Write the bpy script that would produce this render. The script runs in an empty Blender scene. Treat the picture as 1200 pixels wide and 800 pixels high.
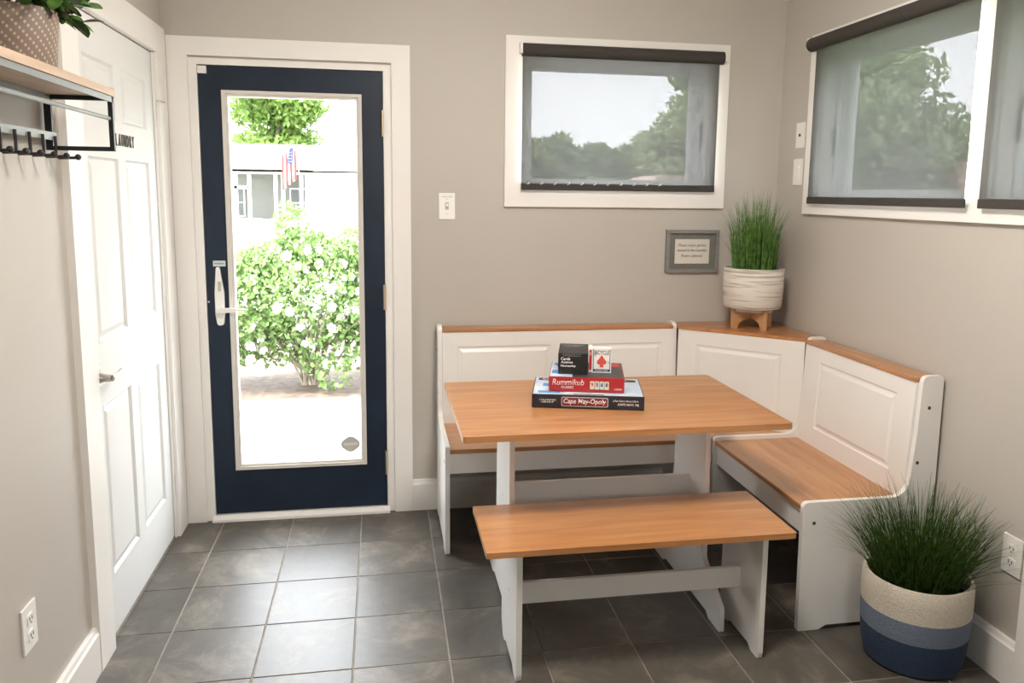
import bpy, bmesh, math, random
import numpy as np
from mathutils import Vector, Matrix
random.seed(7); rng = np.random.default_rng(7)
C = bpy.context.scene.collection
SC = bpy.context.scene
PI = math.pi

# ---------------------------------------------------------------- camera
def make_camera():
    yaw, pitch, roll = (math.radians(a) for a in (10.022, -7.9535, 0.6885))
    F = Vector((math.sin(yaw)*math.cos(pitch), math.cos(yaw)*math.cos(pitch), math.sin(pitch)))
    X = Vector((math.cos(yaw), -math.sin(yaw), 0)); U = X.cross(F)
    X2 = X*math.cos(roll)+U*math.sin(roll); U2 = -X*math.sin(roll)+U*math.cos(roll)
    m = Matrix((X2, U2, -F)).transposed().to_4x4(); m.translation = (0.9133, -3.6759, 1.5254)
    cd = bpy.data.cameras.new('camera'); co = bpy.data.objects.new('camera', cd); C.objects.link(co)
    co.matrix_world = m
    cd.sensor_width = 36; cd.lens = 36*920.831/1200
    cd.shift_x = (600-608.7665)/1200; cd.shift_y = (355.0197-400)/1200
    cd.clip_start = .05; cd.clip_end = 500
    SC.camera = co
make_camera()

# ---------------------------------------------------------------- world, sun, portals, added fill, exposure
SKY = 10.5
SUN = 16.0
w = bpy.data.worlds.new('world'); SC.world = w; w.use_nodes = True
nt = w.node_tree; nt.nodes.clear()
out = nt.nodes.new('ShaderNodeOutputWorld'); bg = nt.nodes.new('ShaderNodeBackground')
tc = nt.nodes.new('ShaderNodeTexCoord'); sep = nt.nodes.new('ShaderNodeSeparateXYZ')
rp = nt.nodes.new('ShaderNodeValToRGB')
rp.color_ramp.elements[0].position = 0.0; rp.color_ramp.elements[0].color = (.955, .965, 1.0, 1)
rp.color_ramp.elements[1].position = .7; rp.color_ramp.elements[1].color = (.90, .94, 1.0, 1)
nz = nt.nodes.new('ShaderNodeTexNoise'); nz.inputs['Scale'].default_value = 3.0; nz.inputs['Detail'].default_value = 3
mxw = nt.nodes.new('ShaderNodeMixRGB'); mxw.inputs['Color2'].default_value = (1, 1, 1, 1)
mr = nt.nodes.new('ShaderNodeMapRange'); mr.inputs['From Min'].default_value = .5; mr.inputs['From Max'].default_value = .7
mr.inputs['To Max'].default_value = .6
L = nt.links.new
L(tc.outputs['Generated'], sep.inputs[0]); L(sep.outputs['Z'], rp.inputs[0]); L(tc.outputs['Generated'], nz.inputs['Vector'])
L(nz.outputs['Fac'], mr.inputs['Value']); L(mr.outputs[0], mxw.inputs['Fac']); L(rp.outputs[0], mxw.inputs['Color1'])
L(mxw.outputs[0], bg.inputs[0]); bg.inputs[1].default_value = SKY; L(bg.outputs[0], out.inputs[0])

def light(name, kind, loc, direction, energy, color=(1, 1, 1), **kw):
    d = bpy.data.lights.new(name, kind); d.energy = energy; d.color = color
    for k, v in kw.items(): setattr(d, k, v)
    o = bpy.data.objects.new(name, d); C.objects.link(o); o.location = loc
    o.rotation_euler = Vector(direction).to_track_quat('-Z', 'Y').to_euler()
    return o
light('sun', 'SUN', (-5, 0, 12), (.62, .12, -.95), SUN, (1, .97, .92), angle=math.radians(4))
def portal(name, loc, d, sx, sy):
    o = light(name, 'AREA', loc, d, 1, shape='RECTANGLE', size=sx, size_y=sy); o.data.cycles.is_portal = True
portal('daylight_portal', (.536, .2, 1.1), (0, -1, 0), .6, 1.75)
portal('daylight_portal', (2.02, .17, 1.85), (0, -1, 0), .95, .65)
portal('daylight_portal', (3.03, -.86, 1.84), (-1, 0, 0), .98, .7)
portal('daylight_portal', (3.03, -1.9, 1.84), (-1, 0, 0), .98, .7)
portal('daylight_portal', (1.425, -5.47, 1.85), (0, 1, 0), .85, .5)  # portal of the added rear opening
FILL = 68    # radiance of the added fill bowl
SC.view_settings.view_transform = 'Standard'; SC.view_settings.look = 'None'
SC.view_settings.exposure = 0.56; SC.view_settings.gamma = 1; SC.view_settings.use_curve_mapping = False
SC.cycles.max_bounces = 10; SC.cycles.diffuse_bounces = 6; SC.cycles.transparent_max_bounces = 24
SC.cycles.sample_clamp_indirect = 6; SC.cycles.caustics_refractive = False; SC.cycles.caustics_reflective = False

# ---------------------------------------------------------------- materials
MATS = {}
def mat(name, col, rough=.5, var=.06, scale=6, bump=0.0, bscale=80, metal=0, coat=0, stretch=None, col2=None, spec=.5, detail=4):
    if name in MATS: return MATS[name]
    m = bpy.data.materials.new(name); m.use_nodes = True; n = m.node_tree.nodes; l = m.node_tree.links.new
    p = n['Principled BSDF']
    t = n.new('ShaderNodeTexCoord'); mp = n.new('ShaderNodeMapping'); l(t.outputs['Object'], mp.inputs[0])
    if stretch: mp.inputs['Scale'].default_value = stretch
    z = n.new('ShaderNodeTexNoise'); z.inputs['Scale'].default_value = scale; z.inputs['Detail'].default_value = detail; l(mp.outputs[0], z.inputs['Vector'])
    r = n.new('ShaderNodeValToRGB'); l(z.outputs['Fac'], r.inputs[0])
    c2 = col2 or tuple(min(1, c*(1+var)) for c in col); c1 = col if col2 else tuple(c*(1-var) for c in col)
    r.color_ramp.elements[0].position = .32; r.color_ramp.elements[0].color = (*c1, 1)
    r.color_ramp.elements[1].position = .68; r.color_ramp.elements[1].color = (*c2, 1)
    l(r.outputs[0], p.inputs['Base Color'])
    p.inputs['Roughness'].default_value = rough; p.inputs['Metallic'].default_value = metal
    p.inputs['Coat Weight'].default_value = coat; p.inputs['Specular IOR Level'].default_value = spec
    p.inputs['Coat Roughness'].default_value = .15
    if bump:
        z2 = n.new('ShaderNodeTexNoise'); z2.inputs['Scale'].default_value = bscale; z2.inputs['Detail'].default_value = 3
        l(mp.outputs[0] if stretch else t.outputs['Object'], z2.inputs['Vector'])
        b = n.new('ShaderNodeBump'); b.inputs['Strength'].default_value = bump; b.inputs['Distance'].default_value = .004
        l(z2.outputs['Fac'], b.inputs['Height']); l(b.outputs[0], p.inputs['Normal'])
    MATS[name] = m
    return m
def s2l(r, g, b):
    f = lambda c: (c/255/12.92 if c <= 10 else ((c/255+.055)/1.055)**2.4)
    return (f(r), f(g), f(b))
WALL = mat('wall_paint', (.50, .464, .420), .55, .03, 1.2, .12, 130, spec=.4)
CEILM = mat('ceiling_paint', (.80, .79, .77), .8, .02)
TRIM = mat('trim_paint', (.83, .80, .765), .5, .015, 3, spec=.45)
DOORW = mat('door_paint', (.73, .73, .715), .65, .012, 3, spec=.25)
NAVY = mat('navy_paint', (.007, .016, .032), .5, .2, 5, .1, 60, spec=.35)
BWHITE = mat('bench_white', (.82, .80, .765), .36, .015, 4, coat=.1)
GREYTRIM = mat('glass_trim', (.66, .62, .57), .45, .03)
VINYL = mat('vinyl', (.86, .87, .87), .35, .01)
WHITEP = mat('white_plastic', (.85, .83, .79), .35, .01)
NICKEL = mat('nickel', (.62, .58, .53), .28, .06, metal=1)
BRASS = mat('brass', (.70, .58, .42), .35, .1, metal=1)
BLACK = mat('black_metal', (.012, .012, .012), .45, .2)
STEEL = mat('grey_steel', (.27, .285, .28), .45, .05, metal=.3)
DARK = mat('dark_fabric', (.045, .04, .034), .85, .2, 300, .4, 500)
GROUT = mat('grout', (.29, .26, .22), .85, .15, 30)
BRONZE = mat('bronze_letters', (.10, .085, .07), .4, .2, metal=.5)
RUBBER = mat('black_rubber', (.01, .01, .01), .7)

def wood(name, a, b, stretch, rough=.32, coat=.35):
    m = bpy.data.materials.new(name); m.use_nodes = True; n = m.node_tree.nodes; l = m.node_tree.links.new
    p = n['Principled BSDF']; t = n.new('ShaderNodeTexCoord'); mp = n.new('ShaderNodeMapping')
    mp.inputs['Scale'].default_value = stretch; l(t.outputs['Object'], mp.inputs[0])
    z = n.new('ShaderNodeTexNoise'); z.inputs['Scale'].default_value = 3.2; z.inputs['Detail'].default_value = 7; z.inputs['Distortion'].default_value = .6
    z3 = n.new('ShaderNodeTexNoise'); z3.inputs['Scale'].default_value = 30; z3.inputs['Detail'].default_value = 2
    l(mp.outputs[0], z.inputs['Vector']); l(mp.outputs[0], z3.inputs['Vector'])
    r = n.new('ShaderNodeValToRGB'); l(z.outputs['Fac'], r.inputs[0])
    e = r.color_ramp.elements; e[0].position = .25; e[0].color = (*a, 1); e[1].position = .7; e[1].color = (*b, 1)
    # knots, few and small
    vo = n.new('ShaderNodeTexVoronoi'); vo.inputs['Scale'].default_value = 2.6; mp2 = n.new('ShaderNodeMapping'); mp2.inputs['Scale'].default_value = tuple(1 if s == min(stretch) else 1.7 for s in stretch)
    l(t.outputs['Object'], mp2.inputs[0]); l(mp2.outputs[0], vo.inputs['Vector'])
    kr = n.new('ShaderNodeMapRange'); kr.inputs['From Min'].default_value = .018; kr.inputs['From Max'].default_value = .04; kr.inputs['To Min'].default_value = .55; kr.inputs['To Max'].default_value = 1
    l(vo.outputs['Distance'], kr.inputs['Value'])
    mu = n.new('ShaderNodeMixRGB'); mu.blend_type = 'MULTIPLY'; mu.inputs['Fac'].default_value = 1
    l(r.outputs[0], mu.inputs['Color1']); l(kr.outputs[0], mu.inputs['Color2'])
    l(mu.outputs[0], p.inputs['Base Color'])
    b_ = n.new('ShaderNodeBump'); b_.inputs['Strength'].default_value = .08; b_.inputs['Distance'].default_value = .002
    l(z3.outputs['Fac'], b_.inputs['Height']); l(b_.outputs[0], p.inputs['Normal'])
    p.inputs['Roughness'].default_value = rough; p.inputs['Coat Weight'].default_value = coat; p.inputs['Coat Roughness'].default_value = .22
    return m
PINE_X = wood('honey_pine', (.35, .142, .048), (.52, .250, .100), (.9, 9, 9))
OAK = wood('shelf_oak', (.44, .31, .22), (.60, .46, .35), (8, .9, 8), .5, .0)
STANDW = wood('stand_wood', (.46, .25, .12), (.60, .36, .19), (5, 5, 1), .5, .0)

def tile_mat():
    m = bpy.data.materials.new('slate_tile'); m.use_nodes = True; n = m.node_tree.nodes; l = m.node_tree.links.new
    p = n['Principled BSDF']; g = n.new('ShaderNodeNewGeometry'); oi = n.new('ShaderNodeObjectInfo')
    z = n.new('ShaderNodeTexNoise'); z.inputs['Scale'].default_value = 4.2; z.inputs['Detail'].default_value = 9; z.inputs['Roughness'].default_value = .7; z.inputs['Distortion'].default_value = .7
    z.noise_dimensions = '4D'; ml = n.new('ShaderNodeMath'); ml.operation = 'MULTIPLY'; ml.inputs[1].default_value = 20; l(oi.outputs['Random'], ml.inputs[0]); l(ml.outputs[0], z.inputs['W'])
    l(g.outputs['Position'], z.inputs['Vector'])
    r = n.new('ShaderNodeValToRGB'); l(z.outputs['Fac'], r.inputs[0]); e = r.color_ramp.elements
    e[0].position = .34; e[0].color = (.048, .042, .034, 1); e[1].position = .72; e[1].color = (.24, .21, .168, 1)
    e2 = r.color_ramp.elements.new(.52); e2.color = (.088, .077, .062, 1)
    l(r.outputs[0], p.inputs['Base Color'])
    rr = n.new('ShaderNodeMapRange'); rr.inputs['To Min'].default_value = .34; rr.inputs['To Max'].default_value = .50; l(z.outputs['Fac'], rr.inputs['Value']); l(rr.outputs[0], p.inputs['Roughness'])
    z2 = n.new('ShaderNodeTexNoise'); z2.inputs['Scale'].default_value = 28; z2.inputs['Detail'].default_value = 4; l(g.outputs['Position'], z2.inputs['Vector'])
    b = n.new('ShaderNodeBump'); b.inputs['Strength'].default_value = .12; b.inputs['Distance'].default_value = .003; l(z2.outputs['Fac'], b.inputs['Height']); l(b.outputs[0], p.inputs['Normal'])
    p.inputs['Specular IOR Level'].default_value = .75
    return m
TILE = tile_mat()

def glass_mat():
    m = bpy.data.materials.new('clear_glass'); m.use_nodes = True; n = m.node_tree.nodes; l = m.node_tree.links.new
    n.remove(n['Principled BSDF']); o = n['Material Output']
    t = n.new('ShaderNodeBsdfTransparent'); t.inputs[0].default_value = (.96, .97, .97, 1); g = n.new('ShaderNodeBsdfGlossy'); g.inputs['Roughness'].default_value = .02
    f = n.new('ShaderNodeLayerWeight'); x = n.new('ShaderNodeMixShader'); pw = n.new('ShaderNodeMath'); pw.operation = 'POWER'; pw.inputs[1].default_value = 4
    mr_ = n.new('ShaderNodeMapRange'); mr_.inputs['To Min'].default_value = .035; mr_.inputs['To Max'].default_value = .8
    l(f.outputs['Facing'], pw.inputs[0]); l(pw.outputs[0], mr_.inputs['Value']); l(mr_.outputs[0], x.inputs[0]); l(t.outputs[0], x.inputs[1]); l(g.outputs[0], x.inputs[2]); l(x.outputs[0], o.inputs[0])
    return m
GLASS = glass_mat()
def mesh_cloth(T, dif, trl):
    m = bpy.data.materials.new('solar_mesh_cloth'); m.use_nodes = True; n = m.node_tree.nodes; l = m.node_tree.links.new
    n.remove(n['Principled BSDF']); o = n['Material Output']
    tcn = n.new('ShaderNodeTexCoord'); nz = n.new('ShaderNodeTexNoise'); nz.inputs['Scale'].default_value = 90; l(tcn.outputs['Object'], nz.inputs['Vector'])
    rr = n.new('ShaderNodeMapRange'); rr.inputs['To Min'].default_value = T*.9; rr.inputs['To Max'].default_value = T*1.1; l(nz.outputs['Fac'], rr.inputs['Value'])
    t = n.new('ShaderNodeBsdfTransparent'); l(rr.outputs[0], t.inputs[0])
    d = n.new('ShaderNodeBsdfDiffuse'); ge = n.new('ShaderNodeNewGeometry'); mc = n.new('ShaderNodeMixRGB')   # dark face to the room, pale street face added to bounce light on frames
    mc.inputs['Color1'].default_value = (dif, dif*.95, dif*.86, 1); mc.inputs['Color2'].default_value = (.88, .88, .86, 1); l(ge.outputs['Backfacing'], mc.inputs['Fac']); l(mc.outputs[0], d.inputs[0])
    s = n.new('ShaderNodeBsdfTranslucent'); s.inputs[0].default_value = (trl, trl, trl*.98, 1)
    a = n.new('ShaderNodeAddShader'); b = n.new('ShaderNodeAddShader')
    l(t.outputs[0], a.inputs[0]); l(d.outputs[0], a.inputs[1]); l(a.outputs[0], b.inputs[0]); l(s.outputs[0], b.inputs[1]); l(b.outputs[0], o.inputs[0])
    return m
CLOTH = mesh_cloth(.056, .045, .025)

# ---------------------------------------------------------------- mesh helpers
def tag(o, label=None, cat=None, group=None, kind=None):
    if label: o['label'] = label
    if cat: o['category'] = cat
    if group: o['group'] = group
    if kind: o['kind'] = kind
    return o
def thing(name, loc=(0, 0, 0), rz=0, label=None, cat=None, group=None, kind=None):
    o = bpy.data.objects.new(name, None); C.objects.link(o); o.location = loc; o.rotation_euler = (0, 0, rz); o.empty_display_size = .05
    return tag(o, label, cat, group, kind)
def rootloc(p):
    v = Vector((0, 0, 0))
    while p is not None: v += p.location; p = p.parent
    return v
def obj(name, bm, m, parent=None, world=False, smooth=False, bevel=0, seg=2, kind=None, label=None):
    if world and parent is not None: bmesh.ops.translate(bm, verts=bm.verts, vec=-rootloc(parent))
    if bevel:
        ed = [e for e in bm.edges if e.is_manifold and e.calc_face_angle(0) > .5]
        bmesh.ops.bevel(bm, geom=ed, offset=bevel, segments=seg, profile=.6, affect='EDGES', clamp_overlap=True)
    bmesh.ops.recalc_face_normals(bm, faces=bm.faces)
    me = bpy.data.meshes.new(name); bm.to_mesh(me); bm.free(); me.materials.append(m)
    if smooth or bevel:
        me.shade_smooth()
        try: me.set_sharp_from_angle(angle=math.radians(35))
        except Exception: pass
    o = bpy.data.objects.new(name, me); C.objects.link(o); o.parent = parent
    if bevel: wn = o.modifiers.new('weighted_normal', 'WEIGHTED_NORMAL'); wn.keep_sharp = True
    if kind: o['kind'] = kind
    if label: o['label'] = label
    return o
def box(bm, x0, x1, y0, y1, z0, z1):
    r = bmesh.ops.create_cube(bm, size=1); v = r['verts']
    for a in v: a.co = Vector(((x0+x1)/2+a.co.x*(x1-x0), (y0+y1)/2+a.co.y*(y1-y0), (z0+z1)/2+a.co.z*(z1-z0)))
    return v
def B(*a): bm = bmesh.new(); box(bm, *a); return bm
def Bs(*bs):
    bm = bmesh.new()
    for b in bs: box(bm, *b)
    return bm
def fillet(pts):
    out = []; n = len(pts)
    for i in range(n):
        p = Vector(pts[i][:2]); r = pts[i][2] if len(pts[i]) > 2 else 0
        if r <= 0: out.append(p); continue
        a = Vector(pts[i-1][:2])-p; b = Vector(pts[(i+1) % n][:2])-p
        da, db = a.normalized(), b.normalized(); ang = da.angle(db)
        t = min(r/math.tan(ang/2), a.length*.49, b.length*.49)
        s, e = p+da*t, p+db*t
        k = 6 if r > .015 else 3
        for j in range(k+1):
            u = j/k; out.append(s*(1-u)**2+p*2*u*(1-u)+e*u**2)
    return out
def prism(pts, axis, a, b, bm=None):
    """polygon extruded between a and b along axis. axis x: pts are (y,z); y: (x,z); z: (x,y)"""
    bm = bm or bmesh.new(); P = fillet(pts)
    f = {'x': lambda p, c: (c, p[0], p[1]), 'y': lambda p, c: (p[0], c, p[1]), 'z': lambda p, c: (p[0], p[1], c)}[axis]
    v0 = [bm.verts.new(f(p, a)) for p in P]; v1 = [bm.verts.new(f(p, b)) for p in P]
    bm.faces.new(v0); bm.faces.new(v1[::-1]); n = len(P)
    for i in range(n): bm.faces.new((v0[i], v0[(i+1) % n], v1[(i+1) % n], v1[i]))
    return bm
def tube(bm, pts, r, n=10, cap=True):
    pts = [Vector(p) for p in pts]; rs = r if isinstance(r, (list, tuple)) else [r]*len(pts); rings = []
    for i, p in enumerate(pts):
        d = (pts[min(i+1, len(pts)-1)]-pts[max(i-1, 0)]).normalized()
        u = d.cross(Vector((0, 0, 1)) if abs(d.z) < .9 else Vector((1, 0, 0))).normalized(); v = d.cross(u)
        rings.append([bm.verts.new(p+(u*math.cos(2*PI*k/n)+v*math.sin(2*PI*k/n))*rs[i]) for k in range(n)])
    for a, b in zip(rings, rings[1:]):
        for k in range(n): bm.faces.new((a[k], a[(k+1) % n], b[(k+1) % n], b[k]))
    if cap: bm.faces.new(rings[0]); bm.faces.new(rings[-1][::-1])
    return bm
def lathe(prof, n=48, c=(0, 0, 0), bm=None):
    bm = bm or bmesh.new(); rings = []
    for r, z in prof:
        rings.append([bm.verts.new((c[0]+r*math.cos(2*PI*k/n), c[1]+r*math.sin(2*PI*k/n), c[2]+z)) for k in range(n)] if r > 1e-5 else [bm.verts.new((c[0], c[1], c[2]+z))])
    for a, b in zip(rings, rings[1:]):
        for k in range(n):
            q = [a[k % len(a)], a[(k+1) % len(a)], b[(k+1) % len(b)], b[k % len(b)]]
            s = []
            for v in q:
                if v not in s: s.append(v)
            if len(s) > 2: bm.faces.new(s)
    return bm
def frame_ring(x0, x1, z0, z1, t, y0, y1, tb=None, tt=None, tr=None):
    """picture-frame ring in the XZ plane, mitred, from y0 to y1"""
    tb = t if tb is None else tb; tt = t if tt is None else tt; tr = t if tr is None else tr
    bm = bmesh.new(); O = [(x0, z0), (x1, z0), (x1, z1), (x0, z1)]; I = [(x0+t, z0+tb), (x1-tr, z0+tb), (x1-tr, z1-tt), (x0+t, z1-tt)]
    V = [[bm.verts.new((p[0], y, p[1])) for p in q] for y in (y0, y1) for q in (O, I)]
    for i in range(4):
        j = (i+1) % 4
        bm.faces.new((V[0][i], V[0][j], V[1][j], V[1][i])); bm.faces.new((V[2][i], V[2][j], V[3][j], V[3][i]))
        bm.faces.new((V[0][i], V[0][j], V[2][j], V[2][i])); bm.faces.new((V[1][i], V[1][j], V[3][j], V[3][i]))
    return bm
def nested(x0, x1, z0, z1, prof, y=0.0):
    """rings: prof = [(inset, depth)...]; depth positive goes into +Y; local panel facing -Y"""
    bm = bmesh.new(); rings = []
    for i, d in prof: rings.append([bm.verts.new(p) for p in ((x0+i, y+d, z0+i), (x1-i, y+d, z0+i), (x1-i, y+d, z1-i), (x0+i, y+d, z1-i))])
    for a, b in zip(rings, rings[1:]):
        for k in range(4): bm.faces.new((a[k], a[(k+1) % 4], b[(k+1) % 4], b[k]))
    bm.faces.new(rings[-1]); return bm
def slab_with_holes(X0, X1, Z0, Z1, y0, y1, holes):
    """slab whose front face (at y0) and back have rectangular openings; local, facing -Y"""
    xs = sorted({X0, X1, *[h[0] for h in holes], *[h[1] for h in holes]}); zs = sorted({Z0, Z1, *[h[2] for h in holes], *[h[3] for h in holes]})
    bm = bmesh.new()
    for a, b in zip(xs, xs[1:]):
        for c, d in zip(zs, zs[1:]):
            mx, mz = (a+b)/2, (c+d)/2
            if any(h[0] < mx < h[1] and h[2] < mz < h[3] for h in holes): continue
            box(bm, a, b, y0, y1, c, d)
    bmesh.ops.remove_doubles(bm, verts=bm.verts, dist=1e-5)
    # drop doubled interior faces
    seen = {}; kill = []
    for f in bm.faces:
        k = tuple(sorted(v.index for v in f.verts)); seen.setdefault(k, []).append(f)
    bm.verts.index_update(); seen = {}
    for f in bm.faces: seen.setdefault(tuple(sorted(v.index for v in f.verts)), []).append(f)
    for fs in seen.values():
        if len(fs) > 1: kill += fs
    bmesh.ops.delete(bm, geom=kill, context='FACES_ONLY')
    return bm
def text_mesh(s, w, h=None, shear=0, extrude=.0004, offset=0, spacing=1.0, lines=1.0):
    cu = bpy.data.curves.new('lettering', 'FONT'); cu.body = s; cu.align_x = 'CENTER'; cu.shear = shear; cu.extrude = 0; cu.offset = offset; cu.resolution_u = 3
    cu.space_character = spacing; cu.space_line = lines
    o = bpy.data.objects.new('lettering', cu); C.objects.link(o); dg = bpy.context.evaluated_depsgraph_get()
    me = bpy.data.meshes.new_from_object(o.evaluated_get(dg)); bpy.data.objects.remove(o)
    bm = bmesh.new(); bm.from_mesh(me); bpy.data.meshes.remove(me)
    xs = [v.co.x for v in bm.verts]; ys = [v.co.y for v in bm.verts]; cx, cy = (max(xs)+min(xs))/2, (max(ys)+min(ys))/2
    sx = w/(max(xs)-min(xs)); sy = h/(max(ys)-min(ys)) if h else sx
    for v in bm.verts: v.co = Vector(((v.co.x-cx)*sx, (v.co.y-cy)*sy, 0))
    if extrude:
        r = bmesh.ops.extrude_face_region(bm, geom=list(bm.faces)); vs = [g for g in r['geom'] if isinstance(g, bmesh.types.BMVert)]
        bmesh.ops.translate(bm, verts=vs, vec=(0, 0, extrude))
    return bm
def text_on(parent, s, w, h, at, m, face='-Y', **kw):
    """put lettering on a face of the parent, local coordinates"""
    bm = text_mesh(s, w, h, **kw)
    R = {'-Y': Matrix.Rotation(PI/2, 4, 'X'), 'Z': Matrix.Identity(4), '-X': Matrix.Rotation(-PI/2, 4, 'Z') @ Matrix.Rotation(PI/2, 4, 'X')}[face]
    bmesh.ops.transform(bm, matrix=Matrix.Translation(at) @ R, verts=bm.verts)
    return obj('lettering', bm, m, parent)
def copy_obj(o, parent, loc=None, mesh=None):
    c = o.copy(); C.objects.link(c); c.parent = parent
    if loc is not None: c.location = loc
    return c
def struct(name, bm, m, **kw):
    o = obj(name, bm, m, None, **kw); o['kind'] = 'structure'; return o
def sroot(name, loc=(0, 0, 0), rz=0): return thing(name, loc, rz, kind='structure')

W = 2.858; H = 2.46; YB = -5.3; T = .15
# ---------------------------------------------------------------- the shell
DX0, DX1, DZ1 = .105, .966, 2.085          # rough opening of the outside door
W1 = (1.565, 2.485, 1.545, 2.165)
struct('wall_back', slab_with_holes(-.15, W+.15, 0, H, 0, T, [(DX0, DX1, 0, DZ1), W1]), WALL)
WA, WB = (.375, 1.335, 1.505, 2.17), (1.42, 2.38, 1.505, 2.17)   # along the right wall, measured from the corner
o = struct('wall_right', slab_with_holes(0, -YB, 0, H, 0, T, [WA, WB]), WALL); o.location = (W, 0, 0); o.rotation_euler = (0, 0, -PI/2)
bm = slab_with_holes(YB, 0, 0, H, 0, .035, [(-1.035, -.155, 0, 2.078)]); box(bm, YB, 0, .0352, .14, 0, H)
o = struct('wall_left', bm, WALL); o.rotation_euler = (0, 0, PI/2)
struct('wall_rear', slab_with_holes(0, W, 0, H, YB-T, YB, [(1.0, 1.85, 1.6, 2.1)]), WALL)  # opening added behind the camera, unseen, to let in fill daylight
struct('ceiling', B(-.15, W+.15, YB-T, T, H, H+.12), CEILM)

# floor: bed of grout and the tiles one by one
fl = sroot('floor')
obj('grout_bed', B(-.14, W+.1, YB-.1, .12, -.10, -.0022), GROUT, fl)
S, TX, TY, G = .3127, -.1313, -.023, .0024
full = None
for i in range(0, 11):
    for j in range(-1, 18):
        x0, x1 = TX+i*S+G, TX+(i+1)*S-G; y1, y0 = TY-j*S-G, TY-(j+1)*S+G
        cx0, cx1, cy0, cy1 = max(x0, .0), min(x1, W), max(y0, YB), min(y1, 0.0)
        if cx1-cx0 < .012 or cy1-cy0 < .008: continue
        whole = (cx0, cx1, cy0, cy1) == (x0, x1, y0, y1)
        c = ((x0+x1)/2, (y0+y1)/2)
        if whole and full: copy_obj(full, fl, (c[0], c[1], random.uniform(-.0003, .0002))); continue
        o = obj('floor_tile', B(cx0-c[0], cx1-c[0], cy0-c[1], cy1-c[1], -.009, 0), TILE, fl, bevel=.0012, seg=1); o.location = (c[0], c[1], 0)
        if whole: full = o

# baseboards
bbp = lambda: [(0, 0), (-.020, 0), (-.020, .130, .003), (-.015, .137, .002), (-.012, .151, .003), (0, .151)]
def baseboard(name, x0, x1, loc, rz):
    o = obj(name, prism([(p[0], p[1], *p[2:]) for p in bbp()], 'x', x0, x1), TRIM); o['kind'] = 'structure'; o.location = loc; o.rotation_euler = (0, 0, rz); return o
baseboard('baseboard_back', 1.05, W, (0, 0, 0), 0)
baseboard('baseboard_right', 0.021, 1.708, (W, 0, 0), -PI/2)
baseboard('baseboard_left', YB, -1.166, (0, 0, 0), PI/2)

# white casing that ends the right wall's baseboard
struct('trim_1', Bs((2.834, W, -1.83, -1.709, 0, 1.15)), TRIM, bevel=.003)

# ---------------------------------------------------------------- laundry door and its casing (left wall)
def d_local(root): return root
tr = sroot('trim_2', (0, 0, 0), PI/2)
obj('casing', prism([(-1.165, 0), (-1.033, 0), (-1.033, 2.079), (-.157, 2.079), (-.157, 0), (-.024, 0), (-.024, 2.192), (-1.165, 2.192)], 'y', -.022, 0), TRIM, tr, bevel=.002)
obj('door_stop', Bs((-.172, -.158, -.008, 0.0, 0, 2.075)), TRIM, tr, bevel=.002)
d1 = sroot('door_1', (0, -.595, 0), PI/2)
PAN = [(-.351, -.051, 1.755, 1.952), (.025, .322, 1.755, 1.952), (-.351, -.051, 1.02, 1.632), (.025, .322, 1.02, 1.632), (-.351, -.051, .215, .815), (.025, .322, .215, .815)]
obj('door_slab', slab_with_holes(-.4375, .4375, .012, 2.074, .001, .034, PAN), DOORW, d1)
for p in PAN:
    obj('door_panel', nested(*p, [(0, 0), (.004, -.0015), (.012, .009), (.016, .009), (.034, .002), (.036, .0015)], .001), DOORW, d1, label='raised field panel with a moulded edge')
for z in (1.828, 1.026, .239):
    h = obj('hinge', Bs((.4378, .452, -.010, .0, z-.05, z+.05)), NICKEL, d1, bevel=.001)
    bm = bmesh.new(); tube(bm, [(.447, -.013, z-.056), (.447, -.013, z+.056)], .0065, 10); obj('hinge_pin', bm, NICKEL, h, smooth=True)
bm = bmesh.new(); tube(bm, [(.425, -.016, 1.882), (.450, -.02, 1.884), (.49, -.03, 1.884)], .0035, 8); obj('hinge_stop', bm, NICKEL, d1, smooth=True)
bm = Bs((-.445+.0, -.385+.0, -.010, .001, .888, .952)); kn = obj('door_handle', bm, NICKEL, d1, bevel=.004)
bm = bmesh.new(); tube(bm, [(-.415, -.008, .92), (-.415, -.03, .92), (-.415, -.052, .92)], [.021, .013, .012], 14)
tube(bm, [(-.418, -.052, .92), (-.36, -.056, .921), (-.31, -.05, .924)], [.011, .009, .0065], 12)
obj('lever', bm, NICKEL, kn, smooth=True)
# LAUNDRY letters
ls = thing('laundry_sign', (0.0, -.560, 1.6965), PI/2, 'small dark LAUNDRY letters on white six-panel door', 'sign')
for k, ch in enumerate('LAUNDRY'):
    bm = text_mesh(ch, .019, .042, extrude=.003, offset=-.004)
    bmesh.ops.transform(bm, matrix=Matrix.Translation((-.093+k*.031, .001, 0)) @ Matrix.Rotation(PI/2, 4, 'X'), verts=bm.verts)
    obj('letter', bm, BRONZE, ls)

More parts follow.
